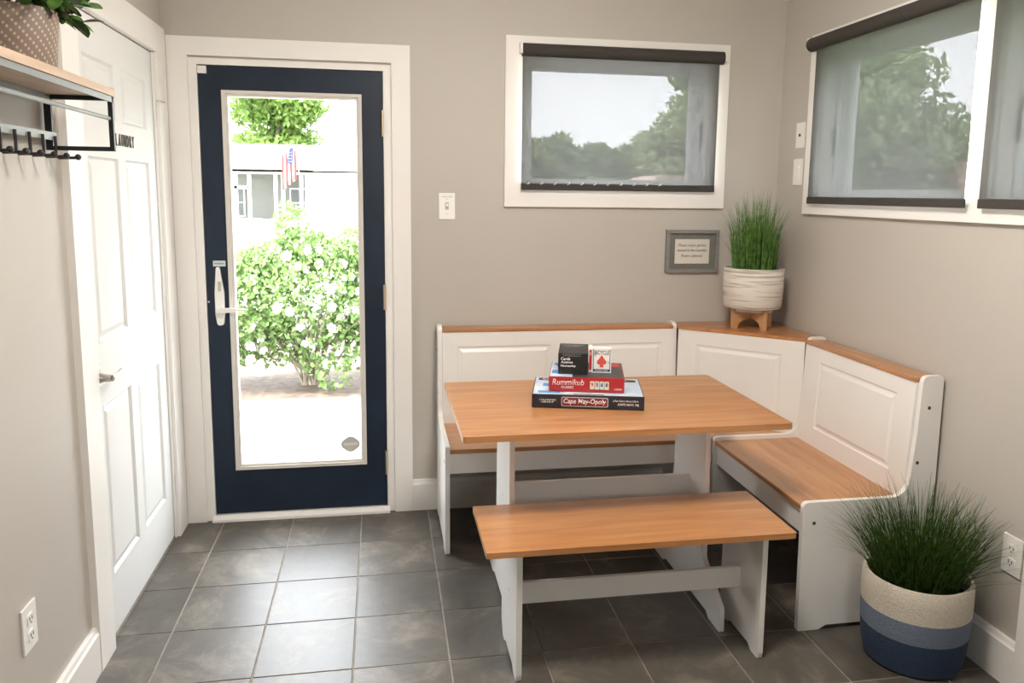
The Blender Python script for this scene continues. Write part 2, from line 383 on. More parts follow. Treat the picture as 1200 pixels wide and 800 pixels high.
# ---------------------------------------------------------------- outside door
t3 = sroot('trim_3')
def ushape(x0, x1, zt, a, b, hz, y0, y1): return prism([(x0, 0), (a, 0), (a, hz), (b, hz), (b, 0), (x1, 0), (x1, zt), (x0, zt)], 'y', y0, y1)
obj('door_stop', ushape(.125, .945, 2.07, .155, .914, 2.040, .0455, .075), TRIM, t3)
cas = ushape(.022, 1.049, 2.171, DX0, DX1, 2.093, -.020, 0)
obj('casing', cas, TRIM, t3, bevel=.002)
obj('door_jamb', ushape(DX0, DX1, 2.085, .141, .930, 2.058, -.006, .14), TRIM, t3, bevel=.002)
obj('threshold', prism([(-.032, 0), (-.032, .012, .003), (-.012, .026, .003), (.14, .026), (.14, 0)], 'x', .13, .94), TRIM, t3)
d2 = sroot('door_2', (.536, 0, 0))
gx0, gx1, gz0, gz1 = .238-.536, .834-.536, .240, 1.953
obj('door_slab', slab_with_holes(-.392, .392, .031, 2.054, 0.0, .044, [(gx0+.01, gx1-.01, gz0+.01, gz1-.01)]), NAVY, d2)
obj('glass_frame', frame_ring(gx0, gx1, gz0, gz1, .014, -.010, .004), GREYTRIM, d2, bevel=.003)
obj('glass_bead', frame_ring(gx0+.013, gx1-.013, gz0+.013, gz1-.013, .012, .0, .040), GREYTRIM, d2, bevel=.002)
obj('glass_pane', B(gx0+.02, gx1-.02, .018, .024, gz0+.02, gz1-.02), GLASS, d2)
# sticker
STK = mat('sticker_grey', (.45, .44, .40), .6, .1)
st = obj('sticker', prism([(.222+.043*math.cos(a*PI/12)*(1+.05*math.cos(a*PI/3)), .334+.037*math.sin(a*PI/12)*(1+.05*math.cos(a*PI/3))) for a in range(24)], 'y', .0168, .0178), STK, d2)
obj('sticker_band', B(.190, .254, .0158, .0165, .329, .341), mat('sticker_light', (.62, .6, .56), .6), st)
# handle set
hp = obj('handle_plate', prism([(-.349, 1.184, .008), (-.334, 1.184, .008), (-.318, 1.07, .05), (-.318, .97, .03), (-.324, .921, .013), (-.351, .921, .013), (-.358, .97, .03), (-.358, 1.07, .05)], 'y', -.014, 0), WHITEP, d2, bevel=.003)
bm = bmesh.new(); tube(bm, [(-.338, -.012, .994), (-.338, -.045, .994)], .011, 12)
lv = prism([(-.348, 1.003, .005), (-.29, 1.004, .004), (-.216, .9975, .002), (-.216, .9945, .001), (-.29, .984, .004), (-.348, .982, .005)], 'y', -.052, -.040, bm)
obj('lever', lv, WHITEP, hp, bevel=.002)
obj('lock_button', Bs((-.343, -.329, -.017, -.013, 1.075, 1.12)), mat('handle_key', (.5, .48, .44), .5), hp, bevel=.002)
lp = obj('label_plate', Bs((-.362, -.309, -.004, 0, 1.186, 1.212)), mat('pale_tape', (.62, .66, .67), .5, .05), d2, bevel=.001)
obj('printed_line', B(-.356, -.315, -.0045, -.004, 1.1965, 1.2015), mat('tape_ink', (.25, .3, .34), .6), lp)
obj('alarm_sensor', B(-.393, -.355, -.014, -.0005, 2.020, 2.052), WHITEP, d2, bevel=.004)
bm = bmesh.new(); tube(bm, [(-.386, -.004, 1.028), (-.386, -.010, 1.028)], .005, 10); obj('latch_pin', bm, NICKEL, d2, smooth=True)
for z in (1.829, 1.04, .244):
    h = obj('hinge', Bs((.385, .394, -.006, .002, z-.057, z+.057)), BRASS, d2, bevel=.001)
    bm = bmesh.new(); tube(bm, [(.390, -.009, z-.058), (.390, -.009, z+.058)], .0065, 10); obj('hinge_pin', bm, BRASS, h, smooth=True)

# ---------------------------------------------------------------- windows
def window(name, loc, rz, h, flip):
    """h: opening in local x,z; unit sits .09 deep in the wall"""
    r = sroot(name, loc, rz); x0, x1, z0, z1 = h
    obj('window_jamb', frame_ring(x0-.001, x1+.001, z0-.001, z1+.001, .012, -.004, .06), TRIM, r, bevel=.001)
    obj('window_frame', frame_ring(x0, x1, z0, z1, .024, .06, .145), VINYL, r, bevel=.003)
    obj('window_track', frame_ring(x0+.024, x1-.024, z0+.022, z1-.022, .010, .085, .14), VINYL, r, bevel=.002)
    s = obj('window_sash', frame_ring(x0+.034, x1-.034, z0+.03, z1-.032, .026, .097, .13, tb=.018, tt=.028), VINYL, r, bevel=.004)
    obj('sash_bead', frame_ring(x0+.058, x1-.058, z0+.046, z1-.058, .006, .106, .116), VINYL, s, bevel=.001)
    obj('glass_pane', B(x0+.06, x1-.06, .112, .116, z0+.047, z1-.059), GLASS, s)
    cm = (x0+x1)/2
    bm = bmesh.new(); box(bm, cm-.035, cm+.035, .046, .060, z0+.001, z0+.014); tube(bm, [(cm-.02, .05, z0+.012), (cm, .04, z0+.035), (cm+.035, .035, z0+.028), (cm+.055, .035, z0+.012)], .005, 8)
    obj('crank_handle', bm, NICKEL, r, smooth=True)
    for sx in (x0+.016, x1-.022):
        obj('sash_lock', B(sx, sx+.006, .052, .0605, z0+.20, z0+.33), mat('lock_grey', (.12, .12, .11), .5), r, bevel=.001)
    return r
window('window_1', (0, 0, 0), 0, W1, False)
window('window_2', (W, 0, 0), -PI/2, WA, True)
window('window_3', (W, 0, 0), -PI/2, WB, True)
struct('trim_4', frame_ring(1.482, 2.570, 1.463, 2.237, W1[0]-1.482, -.020, 0, tb=W1[2]-1.463, tt=2.237-W1[3], tr=2.570-W1[1]), TRIM, bevel=.002)
o = struct('trim_5', slab_with_holes(.285, 2.47, 1.447, 2.243, -.020, 0, [WA, WB]), TRIM); o.location = (W, 0, 0); o.rotation_euler = (0, 0, -PI/2)

def shade(name, loc, rz, x0, x1, z0, z1, rx0, rx1, label, clips=False):
    r = thing(name, loc, rz, label, 'window shade')
    bm = bmesh.new(); tube(bm, [(rx0, 0, z1), (rx1, 0, z1)], .030, 20); obj('roller', bm, DARK, r, smooth=True)
    # cloth, hanging with faint waves
    bm = bmesh.new(); n, k = 24, 3; V = []
    for i in range(n+1):
        u = i/n; row = []
        for j in range(k+1):
            v = j/k; row.append(bm.verts.new((x0+(x1-x0)*u, -.006+.0015*math.sin(u*19+v)*(1-v), z0+.03+(z1-z0-.035)*v)))
        V.append(row)
    for i in range(n):
        for j in range(k): bm.faces.new((V[i][j], V[i+1][j], V[i+1][j+1], V[i][j+1]))
    cl_ = obj('shade_cloth', bm, CLOTH, r, smooth=True)
    if cl_.data.polygons[0].normal.y > 0: cl_.data.flip_normals()
    obj('hem_bar', B(x0, x1, -.012, .002, z0, z0+.031), DARK, r, bevel=.004)
    for sx in (rx0-.012, rx1): obj('bracket', B(sx, sx+.012, -.02, .012, z1-.018, z1+.03), WHITEP, r, bevel=.002)
    if clips:
        for i in range(11):
            cx = x0+.03+i*.064
            bm = bmesh.new(); tube(bm, [(cx-.006, -.014, z0+.027), (cx+.004, -.016, z0+.029), (cx+.007, -.014, z0+.036)], .0018, 6); obj('hem_clip', bm, WHITEP, r, smooth=True)
    return r
shade('roller_shade', (0, -.036, 0), 0, 1.557, 2.508, 1.541, 2.172, 1.556, 2.527, 'dark mesh roller shade drawn over the small window beside the navy door', True)
shade('roller_shade', (W-.036, 0, 0), -PI/2, .366, 1.345, 1.494, 2.196, .315, 1.372, 'dark mesh roller shade on the right wall, the one nearer the room corner')
shade('roller_shade', (W-.036, 0, 0), -PI/2, 1.410, 2.40, 1.494, 2.196, 1.400, 2.44, 'dark mesh roller shade cut off by the right edge of the photo')

# ---------------------------------------------------------------- plates and outlets
INK = mat('dark_slot', (.05, .045, .04), .6)
def plate(name, loc, rz, w, h, label, cat, kind, group=None):
    r = thing(name, loc, rz, label, cat, group)
    obj('cover_plate', B(-w/2, w/2, -.007, 0, -h/2, h/2), WHITEP, r, bevel=.003)
    if kind == 'outlet':
        for dz in (-.022, .022):
            f = obj('socket', prism([(-.017, dz-.014, .008), (.017, dz-.014, .008), (.017, dz+.014, .008), (-.017, dz+.014, .008)], 'y', -.0095, -.006), WHITEP, r, bevel=.001)
            obj('slot', Bs((-.008, -.0055, -.0103, -.0094, dz-.003, dz+.007), (.0055, .008, -.0103, -.0094, dz-.003, dz+.006), (-.002, .002, -.0103, -.0094, dz-.011, dz-.007)), INK, f)
    if kind == 'toggle':
        obj('toggle', Bs((-.005, .005, -.018, -.006, -.004, .012)), WHITEP, r, bevel=.002)
        obj('toggle_slot', B(-.008, .008, -.0078, -.0068, -.016, .018), mat('slot_beige', (.5, .47, .42), .6), r)
        text_on(r, 'outdoor  lights', .05, .006, (0, -.0072, .044), INK)
        for dz in (-.034, .032): bm = bmesh.new(); tube(bm, [(0, -.006, dz), (0, -.0085, dz)], .003, 8); obj('screw', bm, NICKEL, r)
    if kind == 'button':
        bm = bmesh.new(); tube(bm, [(0, -.006, 0), (0, -.011, 0)], .007, 12); obj('jack', bm, INK, r)
    if kind == 'paddle':
        for dz in (-.017, .017): obj('paddle', B(-.014, .014, -.011, -.006, dz-.0155, dz+.0155), WHITEP, r, bevel=.002)
    return r
plate('light_switch', (1.215, 0, 1.462), 0, .076, .121, 'ivory toggle light switch plate on the wall between door and window', 'switch', 'toggle')
plate('cable_plate', (W, -.205, 1.81), -PI/2, .074, .116, 'ivory wall plate with one dark jack, upper of two by the corner', 'wall plate', 'button')
plate('light_switch', (W, -.200, 1.640), -PI/2, .078, .122, 'ivory double switch plate, lower of two plates by the corner', 'switch', 'paddle')
plate('power_outlet', (W, -1.645, .417), -PI/2, .078, .124, 'white double outlet on the right wall above striped planter', 'outlet', 'outlet')
plate('power_outlet', (0, -1.590, .400), PI/2, .080, .122, 'white double outlet low on the left wall near the laundry door', 'outlet', 'outlet')

# ---------------------------------------------------------------- benches
def side_poly(h0=0.0):
    return [(-.510, 0, .006), (-.516, .476, .022), (-.118, .476, .075), (-.100, .70, .12), (-.092, .912, .028), (-.012, .912, .014), (-.012, 0, .004), (-.09, 0, .006), (-.115, .016, .01), (-.40, .016, .01), (-.43, 0, .006)]
def panel_board(root, x0, x1, fields, m=BWHITE):
    """reclined back board: face from (d=.124,z=.455) to (d=.100,z=.886)"""
    zb, zt = .440, .886; L = zt-zb; ang = math.atan2(.022, L)
    br = obj('backrest', slab_with_holes(x0, x1, 0, L, 0, .014, [(a, b, c-zb, d-zb) for a, b, c, d in fields]), m, root)
    br.location = (0, -.124, zb); br.rotation_euler = (-ang, 0, 0)
    for a, b, c, d in fields:
        obj('panel', nested(a, b, c-zb, d-zb, [(0, 0), (.003, 0), (.008, .0045), (.016, .0045), (.030, -.001), (.033, -.001)]), m, br)
    return br
def bench(name, loc, rz, Ln, fields, label):
    r = thing(name, loc, rz, label, 'bench')
    for a, b in ((0, .020), (Ln-.020, Ln)):
        s = obj('side_panel', prism(side_poly(), 'x', a, b), BWHITE, r, bevel=.0055, seg=3)
        ex = b if a > 0 else a; sg = 1 if a > 0 else -1
        for (y, z) in ((-.061, .798), (-.090, .60), (-.472, .40)):
            bm = bmesh.new(); tube(bm, [(ex-sg*.002, y, z), (ex+sg*.0008, y, z)], .0065, 10); obj('bolt_hole', bm, INK, s)
    obj('seat', B(.0205, Ln-.0205, -.512, -.118, .441, .460), PINE_X, r, bevel=.005, seg=3)
    obj('apron', B(.0205, Ln-.0205, -.500, -.482, .352, .441), BWHITE, r, bevel=.002)
    panel_board(r, .0205, Ln-.0205, fields)
    obj('top_rail', B(.0205, Ln-.0205, -.108, -.014, .886, .902), PINE_X, r, bevel=.005, seg=3)
    obj('back_rail', B(.0205, Ln-.0205, -.05, -.034, .25, .35), BWHITE, r, bevel=.002)
    return r
bench('corner_bench', (1.165, 0, 0), 0, 1.160, [(.085, .535, .51, .822), (.600, 1.085, .51, .822)], 'long white nook bench with pine seat along back wall behind the table')
bench('corner_bench', (W, -.522, 0), -PI/2, .768, [(.135, .655, .535, .828)], 'short white nook bench with pine seat against the right wall')
# corner unit
cu = thing('corner_bench_unit', (2.326, 0, 0), 0, 'white corner section with triangular pine shelf top joining the two benches', 'bench')
WX = W-2.326
obj('seat', prism([(.0, -.506, .004), (WX-.014, -.506), (WX-.014, -.10), (.10, -.014), (0, -.014)], 'z', .441, .460), PINE_X, cu, bevel=.005, seg=2)
p0, p1 = Vector((.0, -.118)), Vector((WX-.100, -.521)); ln = (p1-p0).length; an = math.atan2(p1.y-p0.y, p1.x-p0.x)
zb, zt = .461, .886
fld = [(.085, ln-.095, .515, .822)]
br = obj('backrest', slab_with_holes(-.001, ln+.001, 0, zt-zb, 0, .014, [(a, b, c-zb, d-zb) for a, b, c, d in fld]), BWHITE, cu)
br.location = (p0.x, p0.y, zb); br.rotation_euler = (0, 0, an)
for a, b, c, d in fld: obj('panel', nested(a, b, c-zb, d-zb, [(0, 0), (.003, 0), (.008, .0045), (.016, .0045), (.030, -.001), (.033, -.001)]), BWHITE, br)
obj('shelf_top', prism([(0.0, -.012), (0.0, -.126, .004), (WX-.094, -.5215, .004), (WX-.012, -.5215), (WX-.012, -.012)], 'z', .886, .902), PINE_X, cu, bevel=.005, seg=3)
obj('apron', B(0, .10, -.498, -.482, .352, .441), BWHITE, cu, bevel=.002)
for (x, y) in ((.02, -.05), (WX-.06, -.05), (WX-.06, -.49)): obj('support_post', B(x, x+.035, y, y+.03, 0, .441), BWHITE, cu, bevel=.002)

# ---------------------------------------------------------------- table
TB = thing('dining_table', (1.725, -.925, 0), 0, 'rectangular pine-topped table with white trestle legs holding a game stack', 'table')
obj('tabletop', prism([(-.565, -.357, .012), (.565, -.357, .012), (.567, .375, .02), (-.567, .375, .012)], 'z', .739, .760), PINE_X, TB, bevel=.006, seg=3)
def trestle(x0, x1):
    P = [(.148, .728), (.160, .20, .03), (.325, .088, .03), (.330, 0, .006), (.235, 0, .008), (.21, .018, .01), (-.21, .018, .01), (-.235, 0, .008), (-.330, 0, .006), (-.325, .088, .03), (-.160, .20, .03), (-.148, .728)]
    return prism(P, 'x', x0, x1)
for a in (-.380, .345):
    lg = obj('leg', trestle(a, a+.018), BWHITE, TB, bevel=.004)
    sg = -1 if a < 0 else 1; ex = a if a < 0 else a+.018
    for (z) in ((.34, .42)):
        bm = bmesh.new(); tube(bm, [(ex-sg*.001, 0, z), (ex+sg*.0012, 0, z)], .004, 8); obj('screw', bm, NICKEL, lg)
    obj('cleat', B(a-.014, a+.032, -.30, .30, .728, .739), PINE_X, TB, bevel=.002)
obj('stretcher', B(-.362, .345, -.012, .008, .335, .466), BWHITE, TB, bevel=.003)
for x, y in ((.40, -.33), (-.30, -.33), (.45, -.33)): obj('bracket', B(x, x+.03, y, y+.03, .733, .739), mat('pine_block', (.35, .15, .06), .5), TB, bevel=.001)

# ---------------------------------------------------------------- stool bench
ST = thing('dining_bench', (1.720, -1.272, 0), 0, 'low backless pine-topped bench with white panel legs before the table', 'bench')
obj('seat', prism([(-.506, -.184, .006), (.506, -.186, .01), (.508, .180, .012), (-.506, .180, .006)], 'z', .431, .450), PINE_X, ST, bevel=.005, seg=3)
for a in (-.406, .410):
    P = [(.148, .425), (.152, .05, .006), (.120, .0, .004), (.085, 0, .006), (.06, .016, .01), (-.075, .016, .01), (-.10, 0, .006), (-.148, 0, .004), (-.152, .02, .006), (-.148, .425)]
    lg = obj('leg', prism(P, 'x', a, a+.018), BWHITE, ST, bevel=.004)
    sg = -1 if a < 0 else 1; ex = a if a < 0 else a+.018
    for z in (.20, .232):
        bm = bmesh.new(); tube(bm, [(ex-sg*.001, .0, z), (ex+sg*.0012, .0, z)], .004, 8); obj('screw', bm, NICKEL, lg)
    obj('rubber_foot', B(a+.004, a+.014, -.142, -.12, -.0005, .004), RUBBER, lg)
    obj('cleat', B(a-.012, a+.030, -.15, .15, .423, .431), BWHITE, ST, bevel=.002)
obj('stretcher', B(-.388, .410, -.004, .014, .178, .252), BWHITE, ST, bevel=.003)

# ---------------------------------------------------------------- game boxes
GNAVY = mat('box_navy', (.012, .014, .022), .35, .1); GTOP = mat('box_lid_blue', (.42, .55, .70), .35, .05, 14, col2=(.70, .76, .82))
GRED = mat('box_red', (.36, .022, .026), .35, .1); GWHITE = mat('print_white', (.85, .84, .82), .5, .01); GBLACK = mat('box_black', (.012, .012, .012), .4, .1)
GGREY = mat('print_grey', (.40, .42, .44), .5); GSKY = mat('print_blue', (.10, .30, .60), .5, .2, 40); GPINK = mat('print_red', (.55, .03, .03), .5); GDK = mat('print_charcoal', (.05, .045, .045), .4, .3, 60)
def placed(name, z, pa, pb, label, cat='game box'):
    """front-bottom edge from pa to pb; local x along it, y into depth"""
    d = Vector(pb)-Vector(pa); r = thing(name, (pa[0], pa[1], z), math.atan2(d.y, d.x), label, cat); return r, d.length
r, wd = placed('game_box', .760, (1.441, -.970), (1.832, -1.066), 'large flat navy box at the bottom of the game stack, lettered Cape May-Opoly')
dp = .268; hh = .051
obj('box_base', B(.002, wd-.002, .002, dp-.002, 0, hh-.004), GNAVY, r, bevel=.001)
lid = obj('lid', B(0, wd, 0, dp, .003, hh), GNAVY, r, bevel=.0015)
obj('lid_picture', B(.004, wd-.004, .004, dp-.004, hh, hh+.0006), GTOP, lid)
bdx = [(.10, .30, .006, .011, GDK)]
obj('title_border', prism([(.106, .009, .006), (.274, .009, .006), (.274, .044, .006), (.106, .044, .006)], 'y', -.0012, -.0002), GGREY, lid)
obj('title_field', prism([(.109, .012, .005), (.271, .012, .005), (.271, .041, .005), (.109, .041, .005)], 'y', -.0018, -.001), mat('title_maroon', (.16, .02, .03), .4), lid)
text_on(lid, 'Cape May-Opoly', .152, .024, (.190, -.0019, .0265), GWHITE, shear=.15, offset=.012)
text_on(lid, '2 TO 6 PLAYERS\nAGES 8 & UP', .058, .013, (.056, -.0006, .0275), GWHITE, offset=.01)
text_on(lid, 'a Fun Game About Life in', .09, .007, (.336, -.0006, .034), GWHITE, offset=.008)
text_on(lid, 'CAPE MAY, NJ', .074, .010, (.345, -.0006, .0195), GWHITE, offset=.015)
for (x0, x1) in ((.015, .115), (wd-.115, wd-.015)):
    b_ = obj('lid_title', prism([(x0, dp-.055, .01), (x1, dp-.055, .01), (x1, dp-.018, .01), (x0, dp-.018, .01)], 'z', hh+.0006, hh+.0014), GNAVY, lid)
text_on(lid, 'Ca', .045, .026, (.052, dp-.037, hh+.0014), GWHITE, 'Z', offset=.015)
text_on(lid, 'ly', .035, .026, (wd-.065, dp-.037, hh+.0014), GWHITE, 'Z', offset=.015)
for q_ in ((.035, .065, .12, .165, hh+.0006, hh+.0012), (.02, .1, .02, .05, hh+.0006, hh+.001)): obj('lid_print', B(*q_), GSKY, lid)
obj('lid_print', Bs((.15, .26, .006, .014, hh+.0006, hh+.0012)), GDK, lid)
r, wd = placed('game_box',   .8128, (1.508, -.945), (1.772, -1.015), 'red game box in the middle of the stack, lettered Rummikub'); dp = .262; hh = .055
obj('box_base', B(.002, wd-.002, .002, dp-.002, 0, hh-.004), GRED, r, bevel=.001)
lid = obj('lid', B(0, wd, 0, dp, .002, hh), GRED, r, bevel=.0015)
obj('lid_picture', B(.003, .085, .003, dp-.003, hh, hh+.0006), GTOP, lid); obj('lid_picture', B(.085, wd-.003, .003, dp-.003, hh, hh+.0006), GDK, lid)
for q_ in ((.01, .05, .20, .235, hh+.0006, hh+.0012), (.008, .035, .05, .11, hh+.0006, hh+.0012)): obj('lid_print', B(*q_), GSKY, lid)
for q_ in ((.02, .045, .175, .195, hh+.0006, hh+.0012), (wd-.05, wd-.012, .19, .235, hh+.0006, hh+.0012)): obj('lid_print', B(*q_), GPINK, lid)
text_on(lid, 'Rummikub', .115, .022, (.070, -.0006, .036), GWHITE, shear=.2, offset=-.006)
text_on(lid, 'CLASSIC', .045, .009, (.068, -.0006, .017), GWHITE, offset=.01)
for k, (ch, cm) in enumerate(zip('9518', (GPINK, GDK, GSKY, GDK))):
    x = .157+k*.0175; a = .22-k*.07
    tl = obj('printed_tile', prism([(x-.008, .012, .002), (x+.008, .012, .002), (x+.008, .042, .002), (x-.008, .042, .002)], 'y', -.0012-.0004*k, -.0006-.0004*k), mat('tile_cream', (.62, .60, .52), .5), lid)
    text_on(tl, ch, .009, .014, (x, -.0014-.0004*k, .030), cm, offset=.02)
text_on(lid, '7-106', .016, .006, (wd-.018, -.0006, .046), GPINK)
text_on(lid, 'AGES 8+', .028, .006, (wd-.022, -.0006, .014), GWHITE, offset=.01)
r, wd = placed('card_box', .8693, (1.548, -.915), (1.654, -.943), 'black box with white lettering standing on the left of the stack top'); dp = .19; hh = .078
obj('box_base', B(.001, wd-.001, .001, dp-.001, 0, hh-.003), GBLACK, r, bevel=.001)
lid = obj('lid', B(0, wd, 0, dp, .02, hh), GBLACK, r, bevel=.0015)
for i, (s, ww) in enumerate((('Cards', .034), ('Against', .044), ('Humanity', .055))): text_on(lid, s, ww, .0105, (.010+ww/2, -.0006, .057-i*.0135), GWHITE, offset=.02)
text_on(lid, 'Cards Against\nHumanity', .08, .05, (.052, .145, hh+.0003), mat('print_dim', (.30, .30, .30), .5), 'Z', offset=.015)
text_on(lid, 'A party game for\nhorrible people', .07, .012, (.05, -.0006, .071), mat('print_dim', (.3, .3, .3), .5))
r, wd = placed('card_deck', .8693, (1.677, -.912), (1.746, -.930), 'white deck of playing cards with red spade beside the black box', 'cards'); dp = .024; hh = .094
cd_ = obj('card_case', B(0, wd, 0, dp, 0, hh), GWHITE, r, bevel=.0015)
text_on(r, 'BICYCLE', .054, .016, (wd/2, -.0008, hh-.017), GDK, offset=.01)
fr = obj('printed_frame', Bs((.004, .0065, -.0009, -.0001, .005, hh-.005), (wd-.0065, wd-.004, -.0009, -.0001, .005, hh-.005), (.006, wd-.006, -.0009, -.0001, .005, .014)), mat('print_navy', (.03, .04, .10), .5), r)
text_on(r, 'PLAYING CARDS', .046, .005, (wd/2, -.0012, .0095), GWHITE)
sp = bmesh.new()
for cx, cz, rr in ((wd/2-.008, .041, .0095), (wd/2+.008, .041, .0095)): prism([(cx+rr*math.cos(a*PI/8), cz+rr*math.sin(a*PI/8)) for a in range(16)], 'y', -.0012, -.0002, sp)
prism([(wd/2-.0165, .044), (wd/2+.0165, .044), (wd/2, .068)], 'y', -.0014, -.0002, sp); prism([(wd/2-.008, .022), (wd/2+.008, .022), (wd/2, .042)], 'y', -.0014, -.0002, sp)
obj('printed_spade', sp, mat('spade_red', (.62, .08, .06), .5), r)
for s, x, z in (('K', wd-.010, .040), ('A', .012, .066)): text_on(r, s, .006, .008, (x, -.0008, z), GDK)
r, wd = placed('card_deck', .8693, (1.6690, -.8990), (1.6795, -.9018), 'red and white deck of cards squeezed between black box and white deck', 'cards')
obj('card_case', B(0, .011, 0, .066, 0, .091), GWHITE, r, bevel=.001)
obj('printed_band', B(.001, .010, -.0008, 0, .008, .083), GPINK, r)
text_on(r, 'S', .006, .012, (.0055, -.0010, .07), GWHITE)

# ---------------------------------------------------------------- framed note
fr = thing('framed_note', (2.421, 0, 1.253), 0, 'small grey picture frame with a printed note on the back wall', 'picture frame')
FG = mat('frame_grey', (.22, .215, .20), .5, .12, 20, .2, 60, stretch=(1, 6, 6)); MG = mat('mat_grey', (.16, .155, .135), .6, .08, 30)
obj('frame', frame_ring(-.136, .136, -.104, .104, .016, -.022, -.001), FG, fr, bevel=.003)
obj('mat_board', B(-.121, .121, -.010, -.006, -.089, .089), MG, fr)
cdb = obj('note_card', B(-.089, .089, -.0125, -.010, -.061, .059), mat('card_cream', (.66, .63, .56), .7, .02), fr)
INK2 = mat('note_ink', (.03, .03, .03), .7)
text_on(cdb, 'Please enjoy games,', .145, .016, (0, -.0127, .028), INK2, shear=.25)
text_on(cdb, 'stored in the Laundry', .155, .016, (0, -.0127, .003), INK2, shear=.2, offset=.008)
text_on(cdb, 'Room cabinets!', .112, .014, (0, -.0127, -.022), INK2, shear=.25)

# ---------------------------------------------------------------- grass plants
def leaf_mat(name, a, b, trans=.25, rough=.5):
    m = bpy.data.materials.new(name); m.use_nodes = True; n = m.node_tree.nodes; l = m.node_tree.links.new
    p = n['Principled BSDF']; g = n.new('ShaderNodeTexCoord'); z = n.new('ShaderNodeTexNoise'); z.inputs['Scale'].default_value = 40; z.inputs['Detail'].default_value = 1
    l(g.outputs['Object'], z.inputs['Vector']); r = n.new('ShaderNodeValToRGB'); l(z.outputs['Fac'], r.inputs[0])
    r.color_ramp.elements[0].position = .35; r.color_ramp.elements[0].color = (*a, 1); r.color_ramp.elements[1].position = .65; r.color_ramp.elements[1].color = (*b, 1)
    l(r.outputs[0], p.inputs['Base Color']); p.inputs['Roughness'].default_value = rough; p.inputs['Specular IOR Level'].default_value = .25
    if trans:
        t = n.new('ShaderNodeBsdfTranslucent'); l(r.outputs[0], t.inputs[0]); x = n.new('ShaderNodeMixShader'); x.inputs[0].default_value = trans
        l(p.outputs[0], x.inputs[1]); l(t.outputs[0], x.inputs[2]); l(x.outputs[0], n['Material Output'].inputs[0])
    return m
GR1 = leaf_mat('grass_light', (.045, .11, .02), (.16, .30, .07)); GR2 = leaf_mat('grass_dark', (.010, .034, .004), (.065, .125, .020), .15)
def grass(name, root, m, n, c, r0, hmin, hmax, spread, width, droop, xlim=None, ylim=None):
    V, Fc = [], []
    for i in range(n):
        a = random.uniform(0, 2*PI); rr = r0*math.sqrt(random.random()); h = random.uniform(hmin, hmax)*(1-.25*(rr/r0)**2)
        out_ = spread*(rr/r0)*random.uniform(.5, 1.2)+random.uniform(0, .12)*spread
        bx, by = rr*math.cos(a), rr*math.sin(a); a2 = a+random.gauss(0, .4); dx, dy = math.cos(a2), math.sin(a2)
        fa = random.uniform(0, PI); wx, wy = math.cos(fa), math.sin(fa); k = 6; base = len(V); dr = droop*random.random()**2
        lim = 1.0
        for j in range(k+1):
            t = j/k; q = out_*(t*.6+.4*t*t)+dr*t**3*.5; z = h*(t-dr*t**3*.6)
            x, y = bx+dx*q, by+dy*q
            if xlim is not None: x = min(x, xlim)
            if ylim is not None: y = min(y, ylim)
            ww = width*(1-t**1.6)*.5+.0003
            V += [(c[0]+x-wx*ww, c[1]+y-wy*ww, c[2]+z), (c[0]+x+wx*ww, c[1]+y+wy*ww, c[2]+z)]
        for j in range(k): b = base+2*j; Fc.append((b, b+1, b+3, b+2))
    me = bpy.data.meshes.new(name); me.from_pydata(V, [], Fc); me.materials.append(m); o = bpy.data.objects.new(name, me); C.objects.link(o); o.parent = root; o['kind'] = 'stuff'
    return o
# corner pot on stand
cp = thing('potted_grass', (2.652, -.212, .9025), 0, 'green grass plant in ribbed cream pot on wooden stand at the corner', 'plant')
def pot_mat():
    m = bpy.data.materials.new('ribbed_pot'); m.use_nodes = True; n = m.node_tree.nodes; l = m.node_tree.links.new; p = n['Principled BSDF']
    t = n.new('ShaderNodeTexCoord'); mp = n.new('ShaderNodeMapping'); mp.inputs['Scale'].default_value = (3, 3, 75); l(t.outputs['Object'], mp.inputs[0])
    z = n.new('ShaderNodeTexNoise'); z.inputs['Scale'].default_value = 1.6; z.inputs['Detail'].default_value = 3; l(mp.outputs[0], z.inputs[0])
    r = n.new('ShaderNodeValToRGB'); l(z.outputs['Fac'], r.inputs[0]); e = r.color_ramp.elements; e[0].position = .36; e[0].color = (.40, .355, .30, 1); e[1].position = .50; e[1].color = (.70, .66, .59, 1)
    l(r.outputs[0], p.inputs['Base Color']); p.inputs['Roughness'].default_value = .6
    b = n.new('ShaderNodeBump'); b.inputs['Strength'].default_value = .5; b.inputs['Distance'].default_value = .004; l(z.outputs['Fac'], b.inputs['Height']); l(b.outputs[0], p.inputs['Normal'])
    return m
SOIL = mat('dark_soil', (.02, .017, .012), .9, .4, 60, .5, 60)
prof = [(.0, .082), (.095, .082), (.100, .098), (.128, .100), (.134, .108), (.1385, .19), (.1395, .285), (.137, .289), (.131, .288), (.129, .262), (.0, .262)]
pt = obj('pot', lathe(prof, 56), pot_mat(), cp, smooth=True)
obj('soil', lathe([(.0, .270), (.128, .266), (.128, .262)], 32), SOIL, cp)
